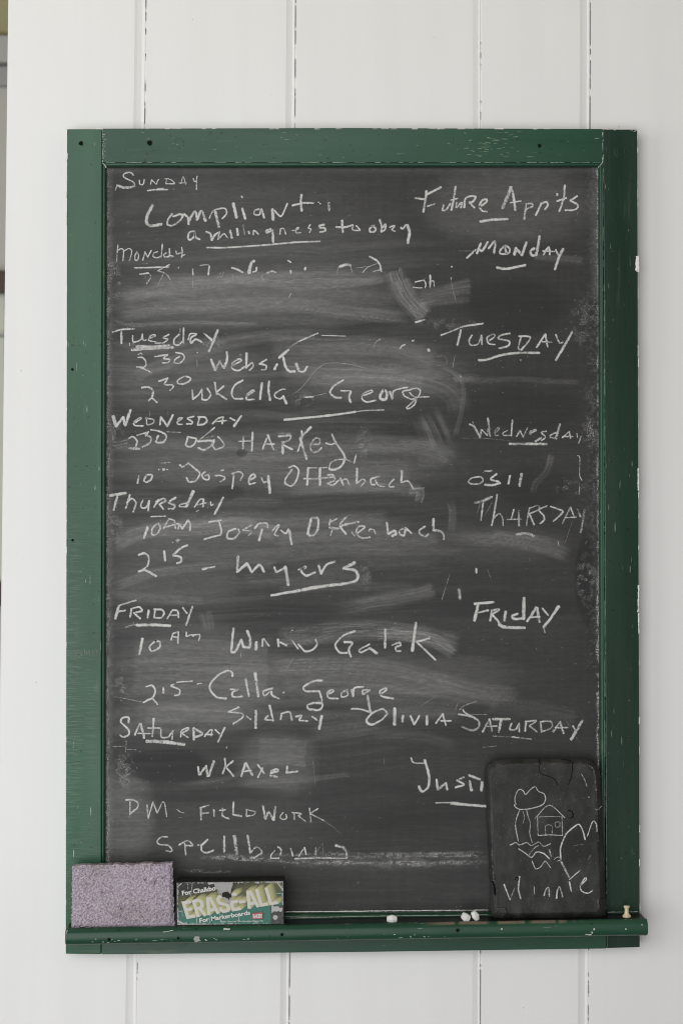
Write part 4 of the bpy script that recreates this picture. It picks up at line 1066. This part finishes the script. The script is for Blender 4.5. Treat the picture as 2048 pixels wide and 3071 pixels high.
for px, py, r in [(538, 429.5, 13), (1857, 454, 15), (545, 2831, 11), (1615, 2827, 12)]:
    link('wood_plug', plug(px, py, r, YF - (.0004 if py < 2000 else 0)), M_VERT_SHADED if px > 1820 else M_HORZ, board)


def chips(name, lst, y, mat, parent, label=None):
    acc = ([], [], [], [])
    yy = y
    for w, pts in lst:
        ribbon(acc, pts, w, yy, 1.0, jitter=0.7, step=2.0, NV=3)
        yy -= 0.000004
    return link(name, chalk_mesh(acc), mat, parent, label=label, kind='stuff' if name in ('worn_paint', 'paint_smear') else None)


def dashes(x0, y0, x1, y1, n, w, wander=1.2, frac=.5, seed=0):
    r = random.Random(seed)
    out = []
    for i in range(n):
        if r.random() > frac:
            continue
        t0 = (i + r.random() * .4) / n
        t1 = t0 + r.uniform(.3, 1.0) / n
        q = r.uniform(-wander, wander)
        out.append((w * r.uniform(.4, 1.2), [(lerp(x0, x1, t0) + q, lerp(y0, y1, t0) + q * .3), (lerp(x0, x1, t1) + q, lerp(y0, y1, t1) + q * .3)]))
    return out


c1 = dashes(1806.5, 395, 1806.5, 486, 12, 2.4, .7, .75, 1) + dashes(1808, 387, 1908, 389, 14, 3.2, 1.4, .45, 2)
c1b_ = [(1.4, [(1812.5 + (i * .0), 900 + i * 180), (1812.8, 1010 + i * 180)]) for i in range(9)]
c1b = dashes(1808.3, 500, 1818, 2740, 90, 1.3, .3, .75, 3)
c1 += [(2.2, [(1806, 487), (1797, 497), (1793, 502)]), (3, [(1900, 395), (1907, 391)])]
chips('worn_paint', c1b + c1b_, YF - .0003, mat_plain('pale_green_seam', (0.17, 0.24, 0.19), 0.6, 0.3, 0.4, 200), board)
chips('worn_paint', c1, YF - .0003, M_CHIP, board)
c2 = []
c2b = dashes(308.5, 392, 308.5, 487, 16, 2.0, .6, .5, 4) + [(1.3, [(309, 396 + k * 7), (309 + random.uniform(3, 13), 396 + k * 7.2)]) for k in range(1, 12)]
c2 += dashes(309, 487.2, 1800, 487.2, 46, 1.5, .3, .85, 5)
c2, c2b = c2b, c2
chips('worn_paint', c2b, YF - .0010, mat_plain('pale_green_edge', (0.20, 0.28, 0.22), 0.6, 0.3, 0.4, 200), board)
c2 += [(2.6, [(309, 489), (315, 495), (320, 503)])]
c2 += dashes(205, 395, 200, 700, 14, 2.2, .8, .35, 6)
chips('worn_paint', c2, YF - .0010, M_CHIP, board)
c3 = []
rr = random.Random(5)
for k in range(60):
    x, y = rr.uniform(1390, 1560), rr.uniform(395, 470)
    if rr.random() < (1 - abs(x - 1440) / 160):
        c3.append((rr.uniform(.8, 2.0), [(x, y), (x + rr.uniform(3, 16), y + rr.uniform(-1, 1))]))
for k in range(26):
    x, y = rr.uniform(320, 1790), rr.uniform(392, 480)
    c3.append((rr.uniform(.9, 1.8), [(x, y), (x + rr.uniform(1, 9), y + rr.uniform(-1.5, 1.5))]))
chips('worn_paint', c3, YF - .0007, mat_plain('rubbed_green_paint', (0.17, 0.25, 0.16), 0.6, 0.3, 0.3, 300), board)
# nicks in the upper right stile and on the left stile
c4 = []
for k in range(50):
    x, y = rr.uniform(203, 300), rr.uniform(560, 2560)
    c4.append((rr.uniform(.8, 2.2), [(x, y), (x + rr.uniform(-3, 5), y + rr.uniform(-2, 4))]))
for k in range(13):
    x = 226 + k * 5.6 + rr.uniform(-2, 2)
    y = 1958 + rr.uniform(-5, 5)
    c4.append((1.7, [(x, y - rr.uniform(4, 9)), (x + rr.uniform(-2, 3), y + rr.uniform(4, 9))]))
for k in range(24):
    x, y = rr.uniform(1822, 1905), rr.uniform(560, 2650)
    c4.append((rr.uniform(.8, 1.7), [(x, y), (x + rr.uniform(-1, 2), y + rr.uniform(-2, 6))]))
chips('worn_paint', c4, YF - .0004, mat_plain('scuffed_green_paint', (0.16, 0.20, 0.15), 0.6, 0.3, 0.4, 300), board)
# white wall paint brushed onto the frame's right edge
sm = [(7, [(1910, 770), (1908, 790), (1907, 812)]), (4, [(1912.5, 768), (1912.5, 815)]), (3, [(1912, 1405), (1912.5, 1470)]),
      (3.5, [(1914, 1755), (1913, 1790), (1912, 1835)]), (2.6, [(1913.5, 1840), (1914, 1900)])]
sm += dashes(1910.5, 395, 1917.5, 2740, 70, 1.8, .6, .3, 8) + dashes(202, 400, 198, 2850, 60, 1.6, .4, .6, 9)
sm += dashes(205, 386.2, 1905, 386.5, 60, 1.8, .5, .3, 12)
chips('paint_smear', sm, YF - .0003, M_WPAINT, board)

# ---- chalk tray with a rounded lip
TB_L, TB_R = 198.0, 1921.0
def tray_top(px):
    return lerp(2783.5, 2755.5, (px - 198) / (1938 - 198))


NXT = 560
xs = np.linspace(199, 1938, NXT)
TP = [(-0.0205, -0.0012, 0), (-0.030, -0.0014, 0), (-0.0465, -0.0016, 0), (-0.0490, -0.0010, 0), (-0.0505, 0.0, 1), (-0.0522, -0.0001, 1), (-0.0545, -0.0011, 1),
      (-0.0566, -0.0030, .8), (-0.0580, -0.0055, .3), (-0.0586, -0.0085, 0), (-0.0586, -0.0120, 0), (-0.0580, -0.0150, 0), (-0.0562, -0.0174, 0),
      (-0.0535, -0.0188, 0), (-0.0500, -0.0192, 0), (-0.0205, -0.0192, 0)]
pos = np.zeros((len(TP), NXT, 3))
wear = np.zeros((len(TP), NXT))
grime_shade = np.zeros((len(TP), NXT))
for i, px in enumerate(xs):
    e = P(px, tray_top(px), -0.0522)
    wob = 0.00035 * (float(vnoise(px / 70, 3.3, 4)) - .5)
    for k, (y, dz, wr) in enumerate(TP):
        pos[k, i] = (e.x, y + wob, e.z + dz + wob + (0 if k < 9 else 0.00002 * 0))
        bare = float(sstep(0.36, 0.46, vnoise(px / 42, 1.7, 9) * .6 + vnoise(px / 13, 2.2, 12) * .4)) * float(sstep(1255, 1330, px) - sstep(1690, 1760, px))
        rnd = float(sstep(.74, .80, vnoise(px / 9, k * 1.7, 15))) * float(vnoise(px / 120, 4.4, 2) > .45)
        wear[k, i] = min(1, wr * bare * (.9 if 3 < k < 7 else .0) + (.6 * rnd if k in (3, 4, 5) else 0))
        grime_shade[k, i] = 0.97 if k < 3 else (.6 if k == 3 else 0)  # tray floor: grime and shade together put into the dark colour
tray_me = grid_mesh(pos[:, ::-1])
tray_me.polygons.foreach_set('use_smooth', [True] * len(tray_me.polygons))
attr_f(tray_me, 'wear', wear[:, ::-1])
attr_f(tray_me, 'grime_shade', grime_shade[:, ::-1])
bmt = bmesh.new()
bmt.from_mesh(tray_me)
bmt.verts.ensure_lookup_table()
for col in (0, NXT - 1):
    loop = [bmt.verts[k * NXT + col] for k in range(len(TP))]
    try:
        bmt.faces.new(loop)
    except ValueError:
        pass
bmesh.ops.recalc_face_normals(bmt, faces=bmt.faces[:])
bmt.to_mesh(tray_me)
bmt.free()
tray = link('chalk_tray', tray_me, M_TRAY, board)


def on_tray(px, py):
    """depth of the lip's front at a photographed point"""
    return -0.0587


for px, py, r in [(328, 2818, 4.2), (535, 2814, 3.5), (846, 2803, 4), (1372, 2790, 4.6)]:
    link('screw_hole', cup(px, py, r, -0.0586), None, board)
nm = disc(591, 2816, 9.5, -0.0590, 18, .16)
link('nail_head', nm, M_NAIL, board)
c5 = []
for k in range(30):
    px = rr.choice([rr.uniform(202, 1930), rr.gauss(640, 60), rr.gauss(330, 50), rr.gauss(1180, 40)])
    px = max(203, min(1930, px))
    tt = rr.random() ** 1.5
    py = tray_top(px) + 44 - 12 * tt + 1
    c5.append((rr.uniform(.7, 1.9), [(px, py), (px + rr.uniform(1, 7), py + rr.uniform(-.8, .8))]))
chips('worn_paint', c5, -0.0589, M_CHIP, board)
c6 = [(3, [(1755, 2802), (1768, 2803), (1772, 2801)]), (4, [(1773, 2795), (1775, 2799)]), (4, [(1782, 2785), (1779, 2788)]), (6, [(1503, 2785), (1505, 2786)]),
      (2, [(490, 2795), (505, 2793), (520, 2790)]), (5, [(672, 2787), (690, 2786)]), (5, [(1875, 2785), (1876, 2787)]), (3, [(1923, 2772), (1924, 2775)]),
      (1.8, [(201, 2793), (204, 2790), (200, 2800)])]
chips('worn_paint', c6, -0.0591, M_CHIP, board)
# chalk lines in the grooves above the tray
gl = [(2.0, [(860, 2734), (1000, 2733), (1200, 2731), (1462, 2729)]), (1.5, [(870, 2755), (1050, 2750), (1180, 2747), (1460, 2743)])]
chips('chalk_groove', [(1.6, [(322, 2738.5), (700, 2736.5), (1100, 2733.0)])] + [gl[0]], YS - .0005, M_STICK, board, label='chalk dust line along the bottom of the writing surface')
chips('worn_paint', [(1.6, [(870, 2753), (1050, 2749), (1180, 2746.5), (1462, 2743.5)])], YF - .0006, M_CHIP, board)
chips('worn_paint', [(1.4, [(1822, 2735.5), (1870, 2735), (1912, 2734)])], YF - .0004, M_CHIP, board)


# ------------------------------------------------------------ things on the tray
def tray_z(px):
    return P(px, tray_top(px), -0.0522).z - 0.0015


# sponge
def slab_grid(quad, yf, thick, nx, ny, rough, edge):
    (x0, y0), (x1, y1), (x2, y2), (x3, y3) = quad
    u, v = np.meshgrid(np.linspace(0, 1, nx), np.linspace(0, 1, ny))
    X = (1 - v) * lerp(x0, x1, u) + v * lerp(x3, x2, u)
    Y = (1 - v) * lerp(y0, y1, u) + v * lerp(y3, y2, u)
    bord = np.minimum(np.minimum(u, 1 - u) * nx, np.minimum(v, 1 - v) * ny)
    X = X + edge * (vnoise(u * 3 + v * 30, v * 40 + u * 3, 61) - .5) * (bord < 1)
    Y = Y + edge * (vnoise(u * 40, v * 6, 62) - .5) * (bord < 1)
    pts = PP(X, Y, yf)
    pts[..., 1] += rough * (fbm(X / 5, Y / 5, 63, 3) - .5) + 0.0026 * (1 - sstep(0, 6, bord))
    return pts


q = [(217, 2598), (517, 2590.5), (523.5, 2780), (214.5, 2784)]
pts = slab_grid(q, -0.0500, 0.026, 170, 110, 0.0020, 5.0)
me = grid_mesh(pts)
bm = bmesh.new()
bm.from_mesh(me)
be = [e for e in bm.edges if e.is_boundary]
ret = bmesh.ops.extrude_edge_only(bm, edges=be)
nv = [g for g in ret['geom'] if isinstance(g, bmesh.types.BMVert)]
for v in nv:
    v.co.y = -0.0370 + random.uniform(-.0003, .0003)
bmesh.ops.contextual_create(bm, geom=[e for e in bm.edges if e.is_boundary])
sp_me = bm_mesh(bm)
low = min(v.co.z for v in sp_me.vertices)
sponge = link('sponge', sp_me, M_SPONGE, label='large mauve sponge block standing on the left end of the chalk tray', cat='sponge')

# felt eraser with a printed card
er = thing('chalk_eraser', 'dark felt chalkboard eraser with torn green lettered card, beside the mauve sponge', 'eraser')
EO, ES = (520.0, 2630.0), 0.22321


def E(x, y):
    return EO[0] + x * ES, EO[1] + y * ES


YE = -0.0505
fq = [E(42, 66), E(1492, 46), E(1497, 648), E(24, 674)]
link('felt_body', slab(fq, YE, -0.0255, 0.0016, 3), M_FELT, er)
lx, ly = np.meshgrid(np.linspace(0, 1, 420), np.linspace(0, 1, 180))
cq = [(50, 78), (1474, 60), (1478, 628), (55, 642)]
CX = (1 - ly) * lerp(cq[0][0], cq[1][0], lx) + ly * lerp(cq[3][0], cq[2][0], lx)
CY = (1 - ly) * lerp(cq[0][1], cq[1][1], lx) + ly * lerp(cq[3][1], cq[2][1], lx)


def seg_d(ax, ay, bx, by):
    dx, dy = bx - ax, by - ay
    t = np.clip(((CX - ax) * dx + (CY - ay) * dy) / (dx * dx + dy * dy), 0, 1)
    return np.hypot(CX - ax - t * dx, CY - ay - t * dy)


gmix = sstep(150, 470, CY + .16 * CX - 120 + 60 * (fbm(CX / 200, CY / 200, 70, 2) - .5))[..., None]
colr = (1 - gmix) * np.array([0.028, 0.028, 0.024]) + gmix * np.array([0.050, 0.165, 0.130])
wn = fbm(CX / 22, CY / 22, 71, 4)
wn2 = fbm(CX / 9, CY / 9, 74, 3)
tear = np.array([0.42, 0.415, 0.40])


def paint(mask, c):
    global colr
    colr = colr * (1 - mask[..., None]) + np.array(c) * mask[..., None]


# glow of yellow behind the raised letters (printed)
for k in range(1):
    base = seg_d(140, 330, 1400, 110)
    paint(.55 * (1 - sstep(20, 150, base)), (0.15, 0.15, 0.06))
# scuffed edges and corners
bd = np.minimum(np.minimum(CX - 50, 1476 - CX), np.minimum(CY - 66 - 0, 640 - CY))
paint(sstep(.54, .62, wn + .28 * (1 - sstep(0, 16, bd))) * (1 - sstep(4, 34, bd)), tear)
for (ax, ay, bx, by, w) in [(258, 78, 236, 260, 7), (195, 85, 200, 160, 4), (60, 590, 160, 640, 22), (480, 90, 560, 80, 22), (1400, 80, 1470, 170, 15), (320, 540, 315, 640, 8),
                            (880, 480, 885, 620, 6), (630, 500, 640, 600, 6), (490, 540, 490, 620, 5), (1100, 600, 1130, 630, 10), (60, 455, 110, 465, 7), (120, 450, 125, 530, 5),
                            (1360, 190, 1380, 260, 8), (1390, 220, 1470, 225, 6), (170, 600, 190, 640, 8), (60, 130, 110, 90, 12)]:
    d = seg_d(ax, ay, bx, by) + 14 * (wn2 - .5)
    paint(1 - sstep(w * .3, w * .75, d), tear)
# torn-away corner on the right showing felt
cor = sstep(1300, 1316, CX + 22 * (wn - .5)) * sstep(372, 388, CY + 30 * (wn - .5))
paint(cor, (0.045, 0.044, 0.042))
paint(cor * sstep(.50, .56, wn2) * .6, (0.12, 0.12, 0.115))
for (x, y, a, b) in [(1385, 430, 62, 38), (1372, 545, 34, 34), (1330, 420, 14, 60), (1440, 440, 28, 26)]:
    paint(1 - sstep(.7, 1.05, ((CX - x) / a) ** 2 + ((CY - y) / b) ** 2 + 1.6 * (wn - .5)), tear)
lab = PP(EO[0] + CX * ES, EO[1] + CY * ES, YE - .0003)
lab_me = grid_mesh(lab)
attr_c(lab_me, 'col', colr)
card = link('printed_card', lab_me, M_LABEL, er)


def flat_strokes(strokes, y, thick, ymap, dy=0.000012):
    """butt-ended letter strokes in label coordinates -> mesh"""
    vs, fs = [], []
    yy = y
    for pts in strokes:
        pts = np.array(pts, float)
        tg = np.diff(pts, axis=0)
        tg /= np.linalg.norm(tg, axis=1)[:, None]
        nr = np.stack([-tg[:, 1], tg[:, 0]], 1)
        L = []
        for i in range(len(pts)):
            if i == 0:
                n = nr[0]
            elif i == len(pts) - 1:
                n = nr[-1]
            else:
                n = nr[i - 1] + nr[i]
                n = n / max(.4, (n @ n)) * 2
            L.append((pts[i] + n * thick / 2, pts[i] - n * thick / 2))
        b = len(vs)
        for p, q2 in L:
            for r_ in (p, q2):
                X, Y = ymap(*r_)
                X = min(X, 1468)
                vs.append(tuple(P(EO[0] + X * ES, EO[1] + Y * ES, yy)))
        for i in range(len(pts) - 1):
            fs.append((b + 2 * i, b + 2 * i + 1, b + 2 * i + 3, b + 2 * i + 2))
        yy -= dy
    return vs, fs


def glyph(ch, x, w):
    H, T = 245, 21
    g = {'E': [[(T, 0), (T, H)], [(0, H - T), (w, H - T)], [(0, 124), (w * .9, 124)], [(0, T), (w, T)]],
         'L': [[(T, 0), (T, H)], [(0, T), (w, T)]],
         'R': [[(T, 0), (T, H)], [(0, H - T), (w - 50, H - T), (w - 24, H - 46), (w - 24, 142), (w - 50, 118), (0, 118)], [(w - 66, 118), (w - 20, 0)]],
         'A': [[(20, 0), (w / 2 - 12, H)], [(w - 20, 0), (w / 2 + 12, H)], [(w * .25, 66), (w * .75, 66)]],
         'S': [[(w - 22, 168), (w - 22, 196), (w - 46, H - T), (46, H - T), (22, 196), (22, 158), (46, 132), (w - 46, 108), (w - 22, 84), (w - 22, 48), (w - 46, T), (46, T), (22, 48), (22, 78)]],
         '-': [[(0, 108), (w, 108)]]}[ch]
    return [[(x + a, b) for a, b in s] for s in g]


def emap(dx=0, dy=0):
    def f(a, h):
        # baseline climbs to the right, uprights lean back to the left
        return (180 + a * .988 - h * .285 + dx, 565 - a * .163 - h * .955 + dy)
    return f


word = []
for ch, x, w in [('E', 0, 122), ('R', 138, 140), ('A', 284, 168), ('S', 458, 150), ('E', 618, 126), ('-', 742, 84), ('A', 832, 162), ('L', 1000, 114), ('L', 1128, 118)]:
    word += glyph(ch, x, w)
V, F = [], []
NEX = 16
for k in range(NEX, 0, -1):
    f = k / NEX
    vs, fs = flat_strokes(word, YE - .0005 - .00004 * (NEX - k), 44, emap(80 * f, -70 * f), 0.0)
    b = len(V)
    V += vs
    F += [tuple(i + b for i in q4) for q4 in fs]
me = mesh_from(V, F)
nvs = len(V) // NEX
cc = []
for k in range(NEX, 0, -1):
    f = k / NEX
    g = f ** 1.6
    cc += [(lerp(.44, .13, g), lerp(.42, .13, g), lerp(.20, .075, g))] * nvs
attr_c(me, 'col', cc)
link('raised_lettering', me, M_EXTR, card)
vs, fs = flat_strokes(word, YE - .00125, 43, emap())
link('raised_lettering', mesh_from(vs, fs), M_CREAM, card)


def text_mesh(s, size, bold, fmap, y):
    cu = bpy.data.curves.new('txt', 'FONT')
    cu.body = s
    cu.size = size
    cu.offset = bold
    cu.resolution_u = 3
    to = bpy.data.objects.new('txt', cu)
    COL.objects.link(to)
    bpy.context.view_layer.update()
    me = bpy.data.meshes.new_from_object(to.evaluated_get(bpy.context.evaluated_depsgraph_get()))
    bpy.data.objects.remove(to)
    bpy.data.curves.remove(cu)
    me.materials.clear()
    w = max(v.co.x for v in me.vertices)
    for v in me.vertices:
        X, Y = fmap(v.co.x / w, v.co.y)
        v.co = P(EO[0] + X * ES, EO[1] + Y * ES, y)
    return me


def lmap(x0, y0, x1, y1, hgt, lean=-.12):
    def f(u, v):
        return (lerp(x0, x1, u) + v * hgt * lean * -1 * -1, lerp(y0, y1, u) - v * hgt)
    return f


link('white_lettering', text_mesh('For Chalkbo', 1, .028, lmap(118, 248, 572, 176, 84), YE - .0022), M_WHITE, card)
link('white_lettering', text_mesh('For Markerboards', 1, .028, lmap(352, 614, 1034, 504, 80), YE - .0022), M_WHITE, card)
link('white_lettering', text_mesh('©Baker School and Office Specialties, Orange, MA', 1, .006, lmap(628, 610, 1206, 600, 32, 0), YE - .0022), M_WHITE, card)
vs = [tuple(P(*E(x, y), YE - .0021)) for x, y in [(1064, 484), (1200, 474), (1200, 562), (1066, 567)]]
link('red_badge', mesh_from(vs, [(0, 3, 2, 1)]), M_RED, card)
link('white_lettering', text_mesh('BAKER!', 1, .03, lmap(1072, 554, 1194, 548, 74, -.05), YE - .0024), M_WHITE, card)
# torn bare patch over the lettering with a dark hole
ax, ay = np.meshgrid(np.linspace(0, 1, 60), np.linspace(0, 1, 70))


def patch(outline, n, y, mat, name, parent, jit=5):
    o = []
    for i in range(len(outline)):
        a, b = np.array(outline[i], float), np.array(outline[(i + 1) % len(outline)], float)
        for t in np.linspace(0, 1, n, endpoint=False):
            o.append(a + (b - a) * t + np.array([random.uniform(-jit, jit), random.uniform(-jit, jit)]))
    bm = bmesh.new()
    bm.faces.new([bm.verts.new(P(*E(p[0], p[1]), y)) for p in o])
    bmesh.ops.triangulate(bm, faces=bm.faces[:])
    return link(name, bm_mesh(bm), mat, parent)


M_TEAR = mat_plain('torn_grey_card', (0.36, 0.355, 0.345), 0.9, 0.1, 0.35, 700, 0.5)
patch([(545, 74), (806, 70), (795, 130), (775, 200), (770, 300), (745, 360), (700, 350), (650, 240), (600, 225), (590, 170), (568, 160)], 6, YE - .0026, M_TEAR, 'torn_patch', card, 5)
patch([(655, 215), (690, 205), (725, 190), (750, 215), (780, 245), (782, 268), (755, 280), (748, 305), (720, 285), (690, 268), (655, 272), (668, 245)], 4, YE - .0029, M_FELT, 'torn_patch', card, 6)

# small slate leaning at the right
SO, SS = (1400.0, 2220.0), 0.3571
YL = -0.0395


def SL(x, y):
    return SO[0] + x * SS, SO[1] + y * SS


outer = [(147, 300), (152, 240), (180, 195), (245, 165), (330, 158), (480, 156), (600, 155), (615, 160), (780, 154), (880, 156), (1000, 153), (1050, 180), (1100, 225), (1113, 262), (1122, 400), (1138, 760),
         (1150, 1050), (1162, 1300), (1170, 1440), (1160, 1482), (1110, 1488), (800, 1494), (400, 1500), (235, 1497), (205, 1478), (196, 1420), (188, 1200), (178, 900), (160, 560)]
cxm, cym = 655, 830


def inset(p, d):
    x, y = p
    return (x + d * max(-1, min(1, (cxm - x) / 380)), y + d * max(-1, min(1, (cym - y) / 560)))


slate = thing('writing_slate', 'small worn black slate with a wobbly chalk name and doodle, leaning at the right', 'slate')
rings = [(0, -0.026), (0, -0.0325), (5, -0.0340), (30, -0.0378), (44, -0.0393), (52, YL)]
dense = []
for i in range(len(outer)):
    a, b = outer[i], outer[(i + 1) % len(outer)]
    n = max(1, int(math.dist(a, b) / 16))
    for t in range(n):
        dense.append((lerp(a[0], b[0], t / n), lerp(a[1], b[1], t / n)))
vs, fs = [], []
n = len(dense)
for rk, (d, y) in enumerate(rings):
    for i, p in enumerate(dense):
        j = 3.0 * (float(vnoise(i / 3.0, rk * .2, 80)) - .5) if rk < 5 else 0
        # chipped notch low on the left edge and lower right corner
        if rk < 5 and 1150 < p[1] < 1310 and p[0] < 260:
            j += 9 * float(vnoise(i / 2.0, 3, 81))
        q2 = inset(p, d + j)
        vs.append(tuple(P(*SL(*q2), y)))
for rk in range(len(rings) - 1):
    for i in range(n):
        fs.append((rk * n + i, rk * n + (i + 1) % n, (rk + 1) * n + (i + 1) % n, (rk + 1) * n + i))
fs.append(tuple((len(rings) - 1) * n + i for i in range(n))[::-1])
fs.append(tuple(i for i in range(n)))
bm = bmesh.new()
me0 = mesh_from(vs, fs)
bm.from_mesh(me0)
slab_o = link('slate_tablet', bm_mesh(bm), M_SLATE, slate)
SLATE = '''
#T 1400 2220 .3571
name Winnie in wobbly letters|14:310,1210 360,1340;12@.5:360,1340 400,1240;14@.9:440,1145 430,1250 450,1330;8:562,1230 565,1295;14@.9:645,1305 660,1255 685,1240 690,1310;16@.9:750,1328 755,1265;14@.9:755,1265 775,1230 803,1315;14:858,1190 875,1270;9:858,1170 945,1095;12:950,1220 1000,1170 990,1155 950,1220 960,1265 1010,1285 1050,1265
chalk doodle of a small house and tree over scribbled grass|10@.85:410,540 400,490 420,430 445,412 470,425 490,455 530,415 570,390 600,430 645,450 658,490 640,535 590,560 510,578 440,580 405,560 395,540;10@.8:440,590 420,640 405,700 412,760 430,850;9@.75:500,590 512,640 530,700 525,780 545,860;8@.6:470,600 480,650 468,700;10@.8:360,880 410,860 440,880 500,860 540,885 600,855 640,890 700,870;9@.8:590,640 595,800;9@.75:595,800 690,795 800,800;9@.8:800,800 795,640;9@.85:570,655 690,545 820,650;8@.7:590,645 690,640 798,642;8@.7:660,800 658,720 710,718 712,798;8@.65:740,690 775,688 776,725 742,727 740,690;12@.85:430,910 490,950 540,985 580,940 640,950 690,995;10@.8:545,1015 575,1080 620,1060 655,1015 700,1070;8@.7:520,960 570,900 600,885;16@.7:690,920 705,975;18@.7:790,1020 855,1150;9@.7:730,1000 760,980 790,1000 760,1015;14:785,985 785,900 830,790 900,725 940,708 970,760 990,835;11@.9:1008,805 1055,680 1085,710 1090,770;10@.6:960,285 985,330 1005,385;5@.6:1075,578 1110,578;6@.6:1110,570 1128,555;6:1018,475 1024,480;9@.5:1035,970 1015,1000;6@.5:900,885 970,872
'''
write_block(SLATE, YL, slab_o, M_CHALK)


def slate_lines(name, lst, mat, y, label=None):
    acc = ([], [], [], [])
    yy = y
    for w, op, p in lst:
        ribbon(acc, [SL(*q2) for q2 in p], w * SS, yy, op, .4)
        yy -= 5e-6
    return link(name, chalk_mesh(acc), mat, slab_o, label=label)


M_DUST = mat_chalk('rubbed_chalk_dust', (0.5, 0.49, 0.47), 0.10)
slate_lines('chalk_smudge', [(16, .42, [(208, 470), (206, 700), (212, 1000), (222, 1200)]), (30, .25, [(240, 210), (500, 196), (900, 196), (1040, 230)]),
                             (22, .45, [(1010, 205), (1060, 250), (1082, 420)]), (14, .35, [(1082, 420), (1092, 700), (1100, 850)]), (22, .3, [(235, 1180), (232, 1320), (240, 1440)]),
                             (26, .35, [(1095, 1300), (1100, 1400)]), (10, .5, [(690, 196), (735, 196)]), (26, .3, [(255, 1420), (300, 1400), (320, 1450), (280, 1480)]),
                             (60, .12, [(300, 330), (600, 300), (900, 330)]), (80, .12, [(300, 1420), (700, 1400), (1000, 1380)]), (50, .12, [(250, 500), (260, 800)]),
                             (8, .5, [(1075, 620), (1085, 580)]), (7, .4, [(1090, 830), (1090, 850)])], M_DUST, YL - .00005)
for cr_ in [(5, 1, [(602, 157), (610, 190), (606, 240), (620, 280), (690, 305), (735, 330), (760, 380)]), (5, 1, [(790, 160), (850, 168), (882, 190), (880, 270), (870, 320), (850, 375)]),
                      (14, .8, [(214, 1185), (228, 1230), (236, 1300)]), (7, .8, [(400, 1175), (415, 1150), (432, 1165), (420, 1180)]), (9, .7, [(850, 590), (880, 600), (888, 640), (862, 655)]), (6, 1, [(1140, 1320), (1112, 1345), (1118, 1400), (1100, 1440)]),
                      (4, 1, [(260, 1410), (310, 1400), (335, 1440), (315, 1480)])]:
    slate_lines('crack', [cr_], M_CRACK, YL - .0004)


# chalk stubs
def stub(px, py, rx, ry, seed, label, yc=-0.0462, tilt=0.0):
    r = random.Random(seed)
    bm = bmesh.new()
    c = P(px, py, yc)
    sc = (P(px + 1, py, yc) - c).length
    for k in range(3):
        f = (-.95, 0.05, .95)[k]
        rad = (.62, 1.0, .66)[k]
        for i in range(6):
            a = i * math.pi / 3 + r.uniform(-.2, .2)
            p = Vector((f * rx * sc, math.cos(a) * ry * sc * rad * r.uniform(.85, 1.05), math.sin(a) * ry * sc * rad * r.uniform(.9, 1.05)))
            p = Matrix.Rotation(tilt, 3, 'Y') @ p
            bm.verts.new(c + p)
    bmesh.ops.convex_hull(bm, input=bm.verts[:])
    bmesh.ops.delete(bm, geom=[v for v in bm.verts if not v.link_faces], context='VERTS')
    low = min(v.co.z for v in bm.verts)
    dz = tray_z(px) - low
    for v in bm.verts:
        v.co.z += dz + .0001
    bmesh.ops.bevel(bm, geom=bm.edges[:], offset=.0004, segments=1, affect='EDGES')
    return link('chalk_stub', bm_mesh(bm), M_STICK, label=label, cat='chalk', group='white chalk stubs on the tray')


stub(1175, 2757, 16, 14, 3, 'white chalk stub lying alone mid tray')
stub(1396, 2750, 14, 15, 5, 'rounder white chalk stub, the left one of the touching pair', tilt=.5)
stub(1424, 2748, 15, 13, 9, 'white chalk stub next to the slate, the right one of the touching pair', yc=-0.044, tilt=1.1)


# push pin
def lathe(c, prof, n=28):
    vs, fs = [], []
    for (r, z) in prof:
        for i in range(n):
            a = 2 * math.pi * i / n
            vs.append((c.x + r * math.cos(a), c.y + r * math.sin(a), c.z + z))
    for k in range(len(prof) - 1):
        for i in range(n):
            fs.append((k * n + i, k * n + (i + 1) % n, (k + 1) * n + (i + 1) % n, (k + 1) * n + i))
    fs.append(tuple(range(n))[::-1])
    fs.append(tuple((len(prof) - 1) * n + i for i in range(n)))
    return mesh_from(vs, fs, smooth=True)


YPIN = -0.0400
pc = P(1878, 2752, YPIN)
pc.z = tray_z(1878) + .0002
k = (P(1879, 2752, YPIN) - P(1878, 2752, YPIN)).length
pin = thing('push_pin', 'ivory plastic push pin standing on the right end of the tray', 'push pin')
link('pin_body', lathe(pc, [(9 * k, 0), (12.4 * k, 2 * k), (13 * k, 4.5 * k), (11.5 * k, 8 * k), (8.4 * k, 11 * k), (6.8 * k, 13 * k), (6.0 * k, 17 * k), (6.0 * k, 26 * k), (6.8 * k, 29 * k),
                            (8.9 * k, 31.5 * k), (9.1 * k, 34 * k), (8.2 * k, 36 * k), (4 * k, 36.6 * k)]), M_PIN, pin)
